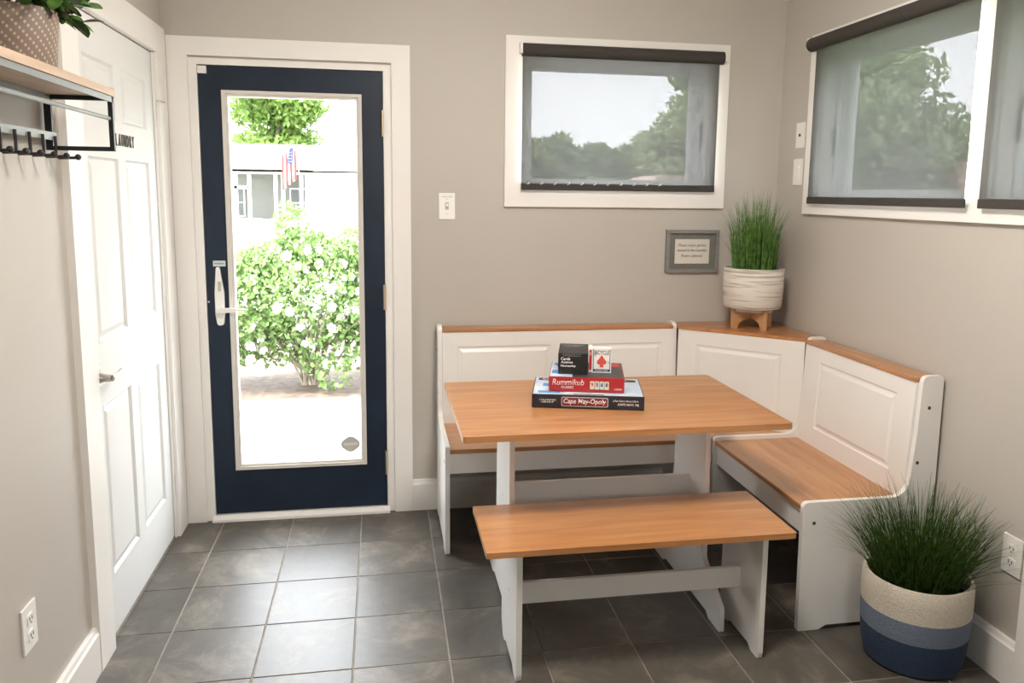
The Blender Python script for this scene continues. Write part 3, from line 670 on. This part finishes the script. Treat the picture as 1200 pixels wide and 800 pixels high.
for rz in (.91, .91+PI/2):
    P = [(-.098, 0), (-.098, .125, .004), (-.086, .125, .004), (-.086, .088, .01), (-.03, .080, .02), (.03, .080, .02), (.086, .088, .01), (.086, .125, .004), (.098, .125, .004), (.098, 0), (.075, 0), (.06, .03, .02), (.03, .052, .02), (-.03, .052, .02), (-.06, .03, .02), (-.075, 0)]
    P = [(-.108, 0), (-.108, .122, .003), (-.094, .122, .003), (-.094, .0795), (.094, .0795), (.094, .122, .003), (.108, .122, .003), (.108, 0), (.084, 0), (.07, .035, .03), (0, .052, .05), (-.07, .035, .03), (-.084, 0)]
    bm = prism(P, 'y', -.009, .009); bmesh.ops.rotate(bm, verts=bm.verts, matrix=Matrix.Rotation(rz-.75, 3, 'Z'), cent=(0, 0, 0))
    obj('stand', bm, STANDW, cp, bevel=.002)
grass('grass_blades', cp, GR1, 520, (0, 0, .266), .100, .19, .410, .018, .0038, .14, xlim=.185, ylim=.195)
# striped basket planter on the floor
bp = thing('planter_grass', (2.655, -1.482, 0), 0, 'bushy dark green grass in cream and blue striped basket on the floor', 'plant')
def basket_mat():
    m = bpy.data.materials.new('striped_basket'); m.use_nodes = True; n = m.node_tree.nodes; l = m.node_tree.links.new; p = n['Principled BSDF']
    t = n.new('ShaderNodeTexCoord'); s = n.new('ShaderNodeSeparateXYZ'); l(t.outputs['Object'], s.inputs[0])
    r = n.new('ShaderNodeValToRGB'); r.color_ramp.interpolation = 'CONSTANT'; dv = n.new('ShaderNodeMath'); dv.operation = 'DIVIDE'; dv.inputs[1].default_value = .3; l(s.outputs['Z'], dv.inputs[0]); l(dv.outputs[0], r.inputs[0])
    e = r.color_ramp.elements; e[0].position = 0; e[0].color = (.022, .042, .085, 1); e[1].position = .40; e[1].color = (.15, .185, .25, 1); e3 = e.new(.64); e3.color = (.62, .56, .47, 1)
    z = n.new('ShaderNodeTexNoise'); z.inputs['Scale'].default_value = 160; l(t.outputs['Object'], z.inputs[0]); mm = n.new('ShaderNodeMapRange'); mm.inputs['To Min'].default_value = .7; mm.inputs['To Max'].default_value = 1.2; l(z.outputs['Fac'], mm.inputs['Value'])
    x = n.new('ShaderNodeMixRGB'); x.blend_type = 'MULTIPLY'; x.inputs['Fac'].default_value = 1; l(r.outputs[0], x.inputs['Color1']); l(mm.outputs[0], x.inputs['Color2']); l(x.outputs[0], p.inputs['Base Color'])
    p.inputs['Roughness'].default_value = .9; b = n.new('ShaderNodeBump'); b.inputs['Strength'].default_value = .6; b.inputs['Distance'].default_value = .003; l(z.outputs['Fac'], b.inputs['Height']); l(b.outputs[0], p.inputs['Normal'])
    return m
prof = [(0, 0), (.138, 0), (.150, .008), (.160, .06), (.167, .15), (.169, .24), (.168, .288), (.163, .298), (.155, .298), (.151, .288), (.150, .24), (.0, .24)]
obj('basket', lathe(prof, 64), basket_mat(), bp, smooth=True)
obj('soil', lathe([(0, .246), (.149, .243), (.149, .240)], 32), SOIL, bp)
grass('grass_blades', bp, GR2, 900, (0, 0, .243), .118, .20, .40, .125, .0032, .28, xlim=.198)

# ---------------------------------------------------------------- wall shelf with hooks
sh = thing('wall_shelf', (0, -1.265, 1.62), 0, 'oak shelf with black frame and coat hooks on the left wall', 'shelf')
SD = .182; SL = -1.15; FZ0, FZ1 = .020, .158
obj('shelf_board', B(.001, SD+.004, SL, .006, FZ1, FZ1+.021), OAK, sh, bevel=.0015)
def sq_frame(y):
    bm = bmesh.new(); t = .012
    box(bm, .006, SD, y-t, y, FZ0-t, FZ0); box(bm, .006, SD, y-t, y, FZ1-t, FZ1); box(bm, .006, .006+.018, y-t, y, FZ0, FZ1-t); box(bm, SD-t, SD, y-t, y, FZ0, FZ1-t)
    return bm
for y in (0, SL+.012): obj('side_frame', sq_frame(y), BLACK, sh)
obj('front_bar', B(SD-.004, SD, SL, -.0005, FZ1-.016, FZ1-.0005), STEEL, sh)
obj('rear_bar', B(.020, .024, SL, -.0005, FZ1-.016, FZ1-.0005), STEEL, sh)
bm = bmesh.new(); tube(bm, [(SD-.010, SL, .098), (SD-.010, -.001, .098)], .0055, 12); obj('rail', bm, STEEL, sh, smooth=True)
obj('hook_bar', B(.026, .030, SL, -.0005, .034, .056), STEEL, sh, bevel=.001)
hk0 = None
for k in range(12):
    y = -.018-k*.082
    if hk0 is None:
        bm = bmesh.new(); tube(bm, [(.033, 0, .046), (.033, 0, -.006), (.038, 0, -.013), (.085, 0, -.012)], .0040, 8)
        bmesh.ops.create_icosphere(bm, subdivisions=2, radius=.0085, matrix=Matrix.Translation((.088, 0, -.010)))
        hk0 = obj('hook', bm, BLACK, sh, smooth=True); hk0.location = (0, y, 0)
    else: copy_obj(hk0, sh, (0, y, 0))

# ---------------------------------------------------------------- leafy plant on the shelf
def wpot_mat():
    m = bpy.data.materials.new('patterned_pot'); m.use_nodes = True; n = m.node_tree.nodes; l = m.node_tree.links.new; p = n['Principled BSDF']
    t = n.new('ShaderNodeTexCoord'); s = n.new('ShaderNodeSeparateXYZ'); l(t.outputs['Object'], s.inputs[0])
    def math_(op, a, b=None):
        q = n.new('ShaderNodeMath'); q.operation = op
        for i, v in enumerate((a, b)):
            if v is None: continue
            if isinstance(v, (int, float)): q.inputs[i].default_value = v
            else: l(v, q.inputs[i])
        return q.outputs[0]
    ang = math_('ARCTAN2', s.outputs['Y'], s.outputs['X']); u = math_('MULTIPLY', ang, .095); z = s.outputs['Z']
    a = math_('ADD', u, z); b = math_('SUBTRACT', u, math_('MULTIPLY', z, .8))
    f1 = math_('FRACT', math_('MULTIPLY', a, 40)); f2 = math_('FRACT', math_('MULTIPLY', b, 78))
    k = math_('MULTIPLY', math_('GREATER_THAN', f1, .66), math_('GREATER_THAN', f2, .5))
    x = n.new('ShaderNodeMixRGB'); l(k, x.inputs['Fac']); x.inputs['Color1'].default_value = (.22, .165, .13, 1); x.inputs['Color2'].default_value = (.45, .37, .31, 1)
    l(x.outputs[0], p.inputs['Base Color']); p.inputs['Roughness'].default_value = .65
    return m
lp_ = thing('leafy_plant', (.098, -1.655, 1.8), 0, 'leafy green plant in a brown patterned pot on the wall shelf', 'plant')
obj('pot', lathe([(0, 0), (.080, 0), (.083, .004), (.092, .118), (.092, .123), (.086, .123), (.084, .105), (0, .105)], 48), wpot_mat(), lp_, smooth=True)
obj('soil', lathe([(0, .108), (.083, .107), (.083, .105)], 24), SOIL, lp_)
LEAF = leaf_mat('leaf_green', (.035, .10, .02), (.12, .24, .05), .15, .4); LEAF2 = leaf_mat('leaf_dark', (.008, .022, .008), (.03, .06, .02), .1, .4)
def leaf_bm(Lg, Wd):
    bm = bmesh.new(); k = 6; rows = []
    for j in range(k+1):
        t = j/k; ww = Wd*math.sin(PI*min(1, t**1.4*.97+.02))**.7*.5+.0008; z = -.18*Lg*t*t
        rows.append([bm.verts.new((t*Lg, -ww, z+.15*ww)), bm.verts.new((t*Lg, 0, z)), bm.verts.new((t*Lg, ww, z+.15*ww))])
    for a, b in zip(rows, rows[1:]):
        for i in range(2): bm.faces.new((a[i], a[i+1], b[i+1], b[i]))
    return bm
protos = []
for m_, (a, b) in ((LEAF, (.055, .030)), (LEAF2, (.05, .026)), (LEAF, (.042, .024))):
    protos.append(obj('leaf', leaf_bm(a, b), m_, lp_, smooth=True))
stem = bmesh.new(); nleaf = 0
for i in range(30):
    a = random.uniform(0, 2*PI); rr = random.uniform(.0, .05); out_ = random.uniform(.02, .11); h = random.uniform(.03, .15)-out_*.35
    if i < 4: a = (.55, .2, .9, .75)[i]; out_ = (.105, .085, .11, .10)[i]; h = (.05, .045, .075, .015)[i]; rr = .05
    p0 = Vector((rr*math.cos(a), rr*math.sin(a), .105)); p2 = Vector(((rr+out_)*math.cos(a), (rr+out_)*math.sin(a), .105+h)); p1 = (p0+p2)/2+Vector((0, 0, .03))
    if p2.x < -.075: p2.x = -.075; p1.x = max(p1.x, -.06)
    tube(stem, [p0, p1, p2], [.0018, .0015, .001], 5)
    for q in range(5):
        t = .35+.65*q/4; pos = p0*(1-t)**2+p1*2*t*(1-t)+p2*t*t
        o = protos[q % 3] if nleaf < 3 else copy_obj(protos[(q+i) % 3], lp_); nleaf += 1
        if nleaf <= 3: o = protos[nleaf-1]
        o.location = pos; ra = a+random.uniform(-1.3, 1.3)
        if pos.x < -.04: ra = random.uniform(-1.2, 1.2)
        o.rotation_euler = (random.uniform(-.7, .7), random.uniform(-.6, .7), ra)
obj('stem', stem, LEAF2, lp_, smooth=True, kind='stuff')

# ---------------------------------------------------------------- glowing bowl added under the ceiling, out of view, as fill light
cl = thing('fill_bowl', (1.5, -1.9, H), 0, 'added glowing bowl for fill light under the ceiling, out of view', 'fill light')
obj('fill_bowl_base', lathe([(0, 0), (.2, 0), (.2, -.02), (0, -.02)], 32), WHITEP, cl)
GL = bpy.data.materials.new('fill_glow'); GL.use_nodes = True; n_ = GL.node_tree.nodes; e_ = n_.new('ShaderNodeEmission'); e_.inputs[0].default_value = (1, .93, .84, 1); e_.inputs[1].default_value = FILL
GL.node_tree.links.new(e_.outputs[0], n_['Material Output'].inputs[0])
obj('fill_bowl_shell', lathe([(.15, -.02), (.19, -.06), (.19, -.11), (.15, -.16), (.08, -.185), (0, -.19)], 32), GL, cl, smooth=True)

# ================================================================ OUTSIDE
GRASSM = mat('lawn', (.07, .12, .035), .9, .3, 8); ASPH = mat('pale_road', (.55, .54, .52), .9, .05, 3); DIRT = mat('mulch', (.075, .05, .035), .9, .45, 14, .6, 30)
DECK = mat('deck_paint', (.40, .39, .37), .6, .03, 5)
gr = sroot('trim_6'); bpy.data.objects.remove(gr)
gnd = struct('ground', B(-60, 80, YB-40, 120, -.5, -.30), GRASSM); 
struct('planting_bed', B(-3.5, 5, 2.55, 7.0, -.3, -.20), DIRT)
struct('road', B(-60, 80, 7.2, 19.5, -.3, -.27), ASPH)
dk = sroot('deck', (0, 0, -.05))
obj('deck_frame', B(-2.5, 4.5, .17, 2.48, -.2, -.030), mat('deck_joist', (.03, .03, .03), .9), dk)
pk = None; y = .17
while y < 2.36:
    if pk is None: pk = obj('deck_plank', B(-2.5, 4.5, 0, .127, -.028, 0), DECK, dk, bevel=.003, seg=1); pk.location = (0, y, 0)
    else: copy_obj(pk, dk, (0, y, random.uniform(-.001, .001)))
    y += .1385

def cards(name, root, m, pts, size, aspect=1.0, flat=0):
    n = len(pts); P = np.asarray(pts); a = rng.normal(size=(n, 3)); a /= np.linalg.norm(a, axis=1)[:, None]
    b = rng.normal(size=(n, 3)); b -= (b*a).sum(1)[:, None]*a; b /= np.linalg.norm(b, axis=1)[:, None]
    s = size*rng.uniform(.6, 1.3, n)[:, None]
    V = np.concatenate([P-a*s, P+b*s*aspect*.5, P+a*s, P-b*s*aspect*.5], 1).reshape(-1, 3)
    me = bpy.data.meshes.new(name); me.vertices.add(4*n); me.vertices.foreach_set('co', V.astype(np.float32).ravel())
    me.loops.add(4*n); me.loops.foreach_set('vertex_index', np.arange(4*n, dtype=np.int32)); me.polygons.add(n); me.polygons.foreach_set('loop_start', np.arange(0, 4*n, 4, dtype=np.int32))
    try: me.polygons.foreach_set('loop_total', np.full(n, 4, dtype=np.int32))
    except Exception: pass
    me.update(); me.validate(); me.materials.append(m); o = bpy.data.objects.new(name, me); C.objects.link(o); o.parent = root; o['kind'] = 'stuff'; return o
def blob_pts(blobs, n):
    vol = np.array([b[3]*b[4]*b[5] for b in blobs]); k = rng.choice(len(blobs), n, p=vol/vol.sum()); B_ = np.array(blobs)[k]
    d = rng.normal(size=(n, 3)); d /= np.linalg.norm(d, axis=1)[:, None]; r = rng.uniform(.55, 1.05, n)[:, None]
    return B_[:, :3]+d*r*B_[:, 3:]
def tree(loc, R_, Ht, z0, label, n, m, size, group=None, nb=14, own=None):
    r = thing('tree', (loc[0], loc[1], -.3), 0, label, 'tree', group)
    blobs = []
    for i in range(nb):
        a = random.uniform(0, 2*PI); q = R_*math.sqrt(random.random())*.75; zz = random.uniform(z0+.1*(Ht-z0), Ht-R_*.28)
        k = 1-.45*max(0, (zz-z0)/(Ht-z0)-.4); s = R_*random.uniform(.3, .5)
        blobs.append((q*math.cos(a)*k, q*math.sin(a)*k, zz, s, s, s*.8))
    blobs.append((0, 0, Ht-R_*.4, R_*.45, R_*.45, R_*.42))
    if own: blobs = own
    bmk = bmesh.new()
    for b in blobs: bmesh.ops.create_icosphere(bmk, subdivisions=2, radius=1, matrix=Matrix.Translation(b[:3]) @ Matrix.Diagonal((b[3]*.55, b[4]*.55, b[5]*.55, 1)))
    obj('crown_core', bmk, m, r, kind='stuff')
    cards('foliage', r, m, blob_pts(blobs, n), size)
    bm = bmesh.new(); tube(bm, [(0, 0, 0), (.1, 0, Ht*.3), (0, .1, Ht*.6)], [R_*.08, R_*.06, R_*.03], 8)
    for b in blobs[:6]: tube(bm, [(0.05, 0, Ht*.3), (b[0]*.6, b[1]*.6, b[2]-.1*R_), b[:3]], [R_*.035, R_*.025, R_*.01], 6)
    obj('trunk', bm, mat('bark', (.10, .08, .06), .9, .2, 10), r, smooth=True)
    return r
LG = leaf_mat('tree_leaf', (.28, .38, .17), (.44, .52, .26), .3); LG2 = leaf_mat('tree_leaf_dark', (.23, .32, .18), (.36, .45, .25), .3); LG3 = leaf_mat('tree_leaf_bright', (.09, .16, .03), (.19, .28, .07), .3)
# beyond the small window
tree((13.5, 42), 4.2, 4.3, .0, 'broad low tree mass behind the others in the small window', 9000, LG2, .22, nb=26)
GT = None
tree((7.6, 33), 1.9, 4.4, 1.0, 'grey-green round tree at the left side of the small window', 5000, LG2, .17)
tree((9.7, 35), 1.6, 4.8, 1.0, 'tree behind, second from the left in the small window', 4500, LG2, .17)
tree((10.9, 32), 1.2, 4.15, .8, 'dark narrow tree near the middle of the small window', 3500, LG2, .15)
tree((12.0, 33), 1.25, 3.85, .6, 'pale rounded bush tree in the middle of the small window', 4500, LG3, .14)
tree((13.3, 36), 1.5, 4.3, .8, 'dark green tree right of the middle of the small window', 4500, LG2, .16)
tree((15.4, 33), 2.5, 7.0, .5, 'tall leafy tree in the right half of the small window', 14000, LG, .16, own=[(-2.2, 0, 3.3, 1.0, 1.0, .8), (-1.5, .3, 4.1, 1.1, 1.1, .9), (-.6, -.2, 4.95, 1.1, 1.1, 1.0), (.3, .2, 5.8, 1.2, 1.2, 1.0), (1.3, 0, 6.5, 1.3, 1.3, 1.1), (-1.5, 0, 2.3, 1.4, 1.4, 1.3), (.1, .2, 3.2, 1.7, 1.5, 1.6), (1.6, 0, 3.3, 1.7, 1.5, 1.8), (1.5, .1, 5.0, 1.5, 1.4, 1.5)])
tree((17.6, 35), 2.8, 9.2, .5, 'tallest tree, at the right edge of the small window', 11000, LG, .19, nb=22)
tree((5.6, 36), 1.9, 3.9, .6, 'low tree between the door and the small window, far outside', 3500, LG2, .18)
# tree beyond the right-wall windows
tree((14.2, 16.6), 2.7, 6.1, .4, 'big round tree seen through the right-wall window nearer the corner', 14000, LG2, .14, nb=26)
tree((15.8, 12.0), 1.6, 3.5, .2, 'lower tree right of the big round tree outside', 6000, LG2, .13)
tree((18, 24), 2.6, 5.5, .2, 'tree far behind the big round tree outside', 7000, LG2, .2)
# bright tree behind the neighbour's house
tree((-3.6, 29), 2.5, 6.6, 2.2, 'bright green tree above the roof of the house across the street', 12000, LG3, .13, nb=20)
# low gabled roof seen among the trees through the small window
hb = thing('distant_house', (13.3, 29, -.3), 0, 'low house with pinkish roof among the trees in the small window', 'house')
obj('wall', B(-1.5, 2.0, 0, 3, 0, 2.0), mat('far_wall', (.6, .58, .54), .8), hb)
obj('roof', prism([(-2.3, 1.95), (2.4, 1.95), (1.4, 2.65), (-.6, 2.65)], 'y', -.4, 3.4), mat('pink_shingle', (.60, .44, .38), .85, .1), hb)
hb2 = thing('distant_house', (16.0, 14.2, -.3), 0, 'low house with tan roof seen through the right-wall window', 'house')
obj('wall', B(0, 3, -2.5, 2.5, 0, 2.0), mat('far_wall', (.6, .58, .54), .8), hb2)
obj('roof', prism([(-2.9, 1.95), (2.9, 1.95), (2.2, 2.75), (-2.2, 2.75)], 'x', -.4, 3.4), mat('pink_shingle', (.60, .44, .38), .85, .1), hb2)

# the house across the street
HS = thing('neighbour_house', (-1.5, 22, -.3), 0, 'white house with screened porch across the street, seen through the door', 'house')
SID = mat('white_siding', (.78, .77, .74), .7, .02); ROOF = mat('pale_shingle', (.58, .56, .53), .85, .08, 20); SHD = mat('porch_glass', (.07, .075, .08), .4, .1); SCRN = mat('porch_screen', (.16, .155, .15), .7, .05)
obj('porch_wall', B(-3.0, .02, 0, .15, 0, .93), SID, HS)
obj('porch_wall', B(-3.0, .02, 0, .2, 2.34, 2.50), SID, HS)
obj('porch_back', B(-3.0, .1, 1.6, 1.7, .9, 2.4), SCRN, HS)
for x, x2 in ((-2.05-.0, .0), (-1.65, 0), (-.86, 0), (-.64, 0), (-.08, 0), (.08, 0)): obj('porch_post', B(x, x+.10, .01, .13, .9, 2.36), SID, HS)
obj('porch_beam', B(-3.0, -1.6, .01, .12, 1.86, 1.96), SID, HS)
for x in (-2.6, -.55): 
    wf = obj('window_frame', B(x, x+.62, 1.5, 1.61, .95, 1.9), VINYL, HS); obj('pane', Bs((x+.04, x+.3, 1.47, 1.505, 1.0, 1.4), (x+.32, x+.58, 1.47, 1.505, 1.0, 1.4), (x+.04, x+.3, 1.47, 1.505, 1.44, 1.86), (x+.32, x+.58, 1.47, 1.505, 1.44, 1.86)), SHD, wf)
obj('siding_wall', B(.12, 4.5, -.02, .2, 0, 2.35), SID, HS)
for k in range(16): obj('siding_board', B(.12, 4.5, -.035, -.019, .05+k*.14, .17+k*.14), SID, HS)
for x in (.75, 1.75):
    wf = obj('window_frame', B(x, x+.8, -.06, -.03, .6, 1.72), VINYL, HS); obj('pane', Bs((x+.05, x+.38, -.07, -.055, .65, 1.67), (x+.42, x+.75, -.07, -.055, .65, 1.67)), mat('pane_pale', (.5, .55, .58), .3), wf)
obj('fascia', B(-3.2, 4.6, -.25, -.12, 2.32, 2.44), SID, HS)
bm = bmesh.new()
q = [bm.verts.new(v) for v in ((-3.2, -.25, 2.44), (4.8, -.25, 2.44), (4.8, 3.0, 3.35), (-3.2, 3.0, 3.35))]; bm.faces.new(q)
q2 = [bm.verts.new(v) for v in ((-3.2, -.25, 2.38), (4.8, -.25, 2.38), (4.8, 3.0, 3.25), (-3.2, 3.0, 3.25))]; bm.faces.new(q2)
for i in range(4): bm.faces.new((q[i], q[(i+1) % 4], q2[(i+1) % 4], q2[i]))
obj('roof', bm, ROOF, HS)
obj('porch_roof', prism([(-4.6, 2.46), (.35, 2.46), (.35, 2.52), (-1.2, 2.95), (-3.0, 3.62), (-4.6, 3.7)], 'y', -.9, 1.6), mat('pale_shingle_light', (.66, .64, .61), .85, .05, 20), HS)
obj('roof_ridge', B(-3.2, 4.8, 2.95, 3.1, 3.30, 3.39), mat('ridge_grey', (.3, .3, .3), .8), HS)
obj('roof_vent', B(.15, .32, 1.8, 2.0, 3.0, 3.22), mat('vent_grey', (.3, .29, .28), .6), HS)
# flag on the porch corner
fg = thing('flag', (-1.72, 20.95, 1.9), 0, 'red, white and blue flag with stripes on the house porch', 'flag')
bm = bmesh.new(); tube(bm, [(.28, .2, -.1), (.05, 0, .95)], .016, 8); obj('flag_pole', bm, mat('pole_white', (.7, .7, .68), .5), fg, smooth=True)
FR, FW, FB = mat('flag_red', (.26, .02, .02), .8), mat('flag_white', (.5, .5, .5), .8), mat('flag_blue', (.012, .018, .06), .8)
for k in range(7):
    bm = bmesh.new(); x0 = -.26+k*.06; rows = []
    for j in range(7):
        t = j/6; zt = .92-.38*abs((x0)/.42)-.02; y = .05*math.sin(k*1.1+t*3); zc = zt-(zt+.36-.05*k)*t
        rows.append((bm.verts.new((x0+.10*(1-t)*0+.0, y, zc)), bm.verts.new((x0+.06, y+.02, zc+.01))))
    for a, b in zip(rows, rows[1:]): bm.faces.new((a[0], a[1], b[1], b[0]))
    o = obj('stripe', bm, (FR, FW)[k % 2], fg, smooth=True); md = o.modifiers.new('thickness', 'SOLIDIFY'); md.thickness = .004
obj('canton', prism([(-.10, .42), (.06, .40), (.09, .90), (-.02, .86)], 'y', -.06, -.05), FB, fg)
stb = bmesh.new()
for a in range(3):
    for b in range(4): box(stb, -.06+a*.045, -.045+a*.045, -.064, -.060, .47+b*.09, .485+b*.09)
obj('star_field', stb, FW, fg)
# grill with dome lid on the porch
gl = thing('porch_grill', (-4.05, 21.65, -.3), 0, 'dark domed grill standing at the porch across the street', 'grill')
obj('body', lathe([(0, .95), (.2, .97), (.26, 1.12), (.26, 1.16), (.0, 1.16)], 20), mat('grill_grey', (.35, .33, .32), .5), gl, smooth=True)
obj('lid', lathe([(.26, 1.16), (.24, 1.28), (.14, 1.38), (0, 1.42)], 20), mat('grill_maroon', (.12, .03, .03), .4), gl, smooth=True)
obj('leg', Bs((-.2, -.17, -.02, .02, 0, 1.0), (.17, .2, -.02, .02, 0, 1.0)), BLACK, gl)

# rose of sharon in front of the deck
rb = thing('flowering_shrub', (.28, 3.45, -.21), 0, 'tall green shrub covered in white blossoms just beyond the deck', 'shrub')
LB = leaf_mat('shrub_leaf', (.10, .19, .05), (.24, .34, .12), .35)
blobs = [(0, 0, .85, .75, .5, .5), (-.55, 0, .75, .5, .45, .45), (.6, .05, .8, .5, .45, .5), (-.12, -.1, 1.38, .16, .16, .24), (-.02, .0, 1.15, .34, .3, .25), (.42, 0, 1.2, .26, .25, .22), (-.48, 0, 1.0, .28, .3, .28), (.2, -.15, .32, .4, .3, .16), (-.75, 0, .50, .5, .35, .32), (1.0, 0, .55, .5, .35, .35), (.85, 0, 1.15, .25, .25, .3), (.2, -.35, .14, .18, .15, .12), (-.9, .1, .32, .35, .3, .22), (.9, .3, .3, .4, .3, .22), (-.3, .2, .35, .4, .3, .2)]
P_ = blob_pts(blobs, 15000); P_ = P_[P_[:, 2] > .02]; cards('foliage', rb, LB, P_, .032, 1.1)
cards('top_foliage', rb, LB, blob_pts([(-.14, -.1, 1.42, .13, .13, .24), (-.02, -.1, 1.22, .2, .2, .2), (.42, -.1, 1.28, .17, .17, .2), (-.45, -.1, 1.12, .15, .15, .18)], 1100), .030, 1.1)
bm = bmesh.new()
for i in range(34):
    a = random.uniform(0, 2*PI); q = random.uniform(.2, .9); e = Vector((q*math.cos(a), .5*q*math.sin(a), random.uniform(.6, 1.25)))
    tube(bm, [(random.uniform(-.08, .08), random.uniform(-.05, .05), 0), e*.45+Vector((0, 0, .12)), e], [.012, .008, .003], 5)
obj('stem', bm, mat('stem_grey', (.26, .22, .17), .9), rb, smooth=True, kind='stuff')
PET = mat('petal_white', (.82, .80, .78), .7, .03); EYE = mat('petal_eye', (.45, .10, .15), .7)
fb = bmesh.new()
for k in range(5):
    a = 2*PI*k/5; R = Matrix.Rotation(a, 3, 'Y'); pts = [(0, 0, 0), (.019, -.006, .016), (.012, -.012, .038), (-.012, -.012, .038), (-.019, -.006, .016)]
    fb.faces.new([fb.verts.new(R @ Vector(p)) for p in pts])
f0 = None; spots = blob_pts(blobs, 4000); spots = spots[(spots[:, 1] < .05) & (spots[:, 2] > .12)]
for i in range(230):
    p = spots[i]; 
    if f0 is None:
        f0 = obj('flower', fb, PET, rb); f0.data.materials.append(EYE); md = None; o = f0
    else: o = copy_obj(f0, rb)
    o.location = (p[0], p[1]-.03, p[2]); o.rotation_euler = (random.uniform(-.7, .5), random.uniform(0, 6), random.uniform(-.9, .9)); s = random.uniform(.75, 1.2); o.scale = (s, s, s)
# hose lying on the bed and a spare low plant
bm = bmesh.new(); tube(bm, [(-.1, 4.6, -.18), (.5, 4.55, -.17), (1.0, 4.62, -.18), (1.6, 4.7, -.18)], .02, 8)
hs = obj('garden_hose', bm, mat('hose_grey', (.22, .22, .24), .6), None, smooth=True); tag(hs, 'grey hose lying on the bare soil behind the shrub', 'hose')
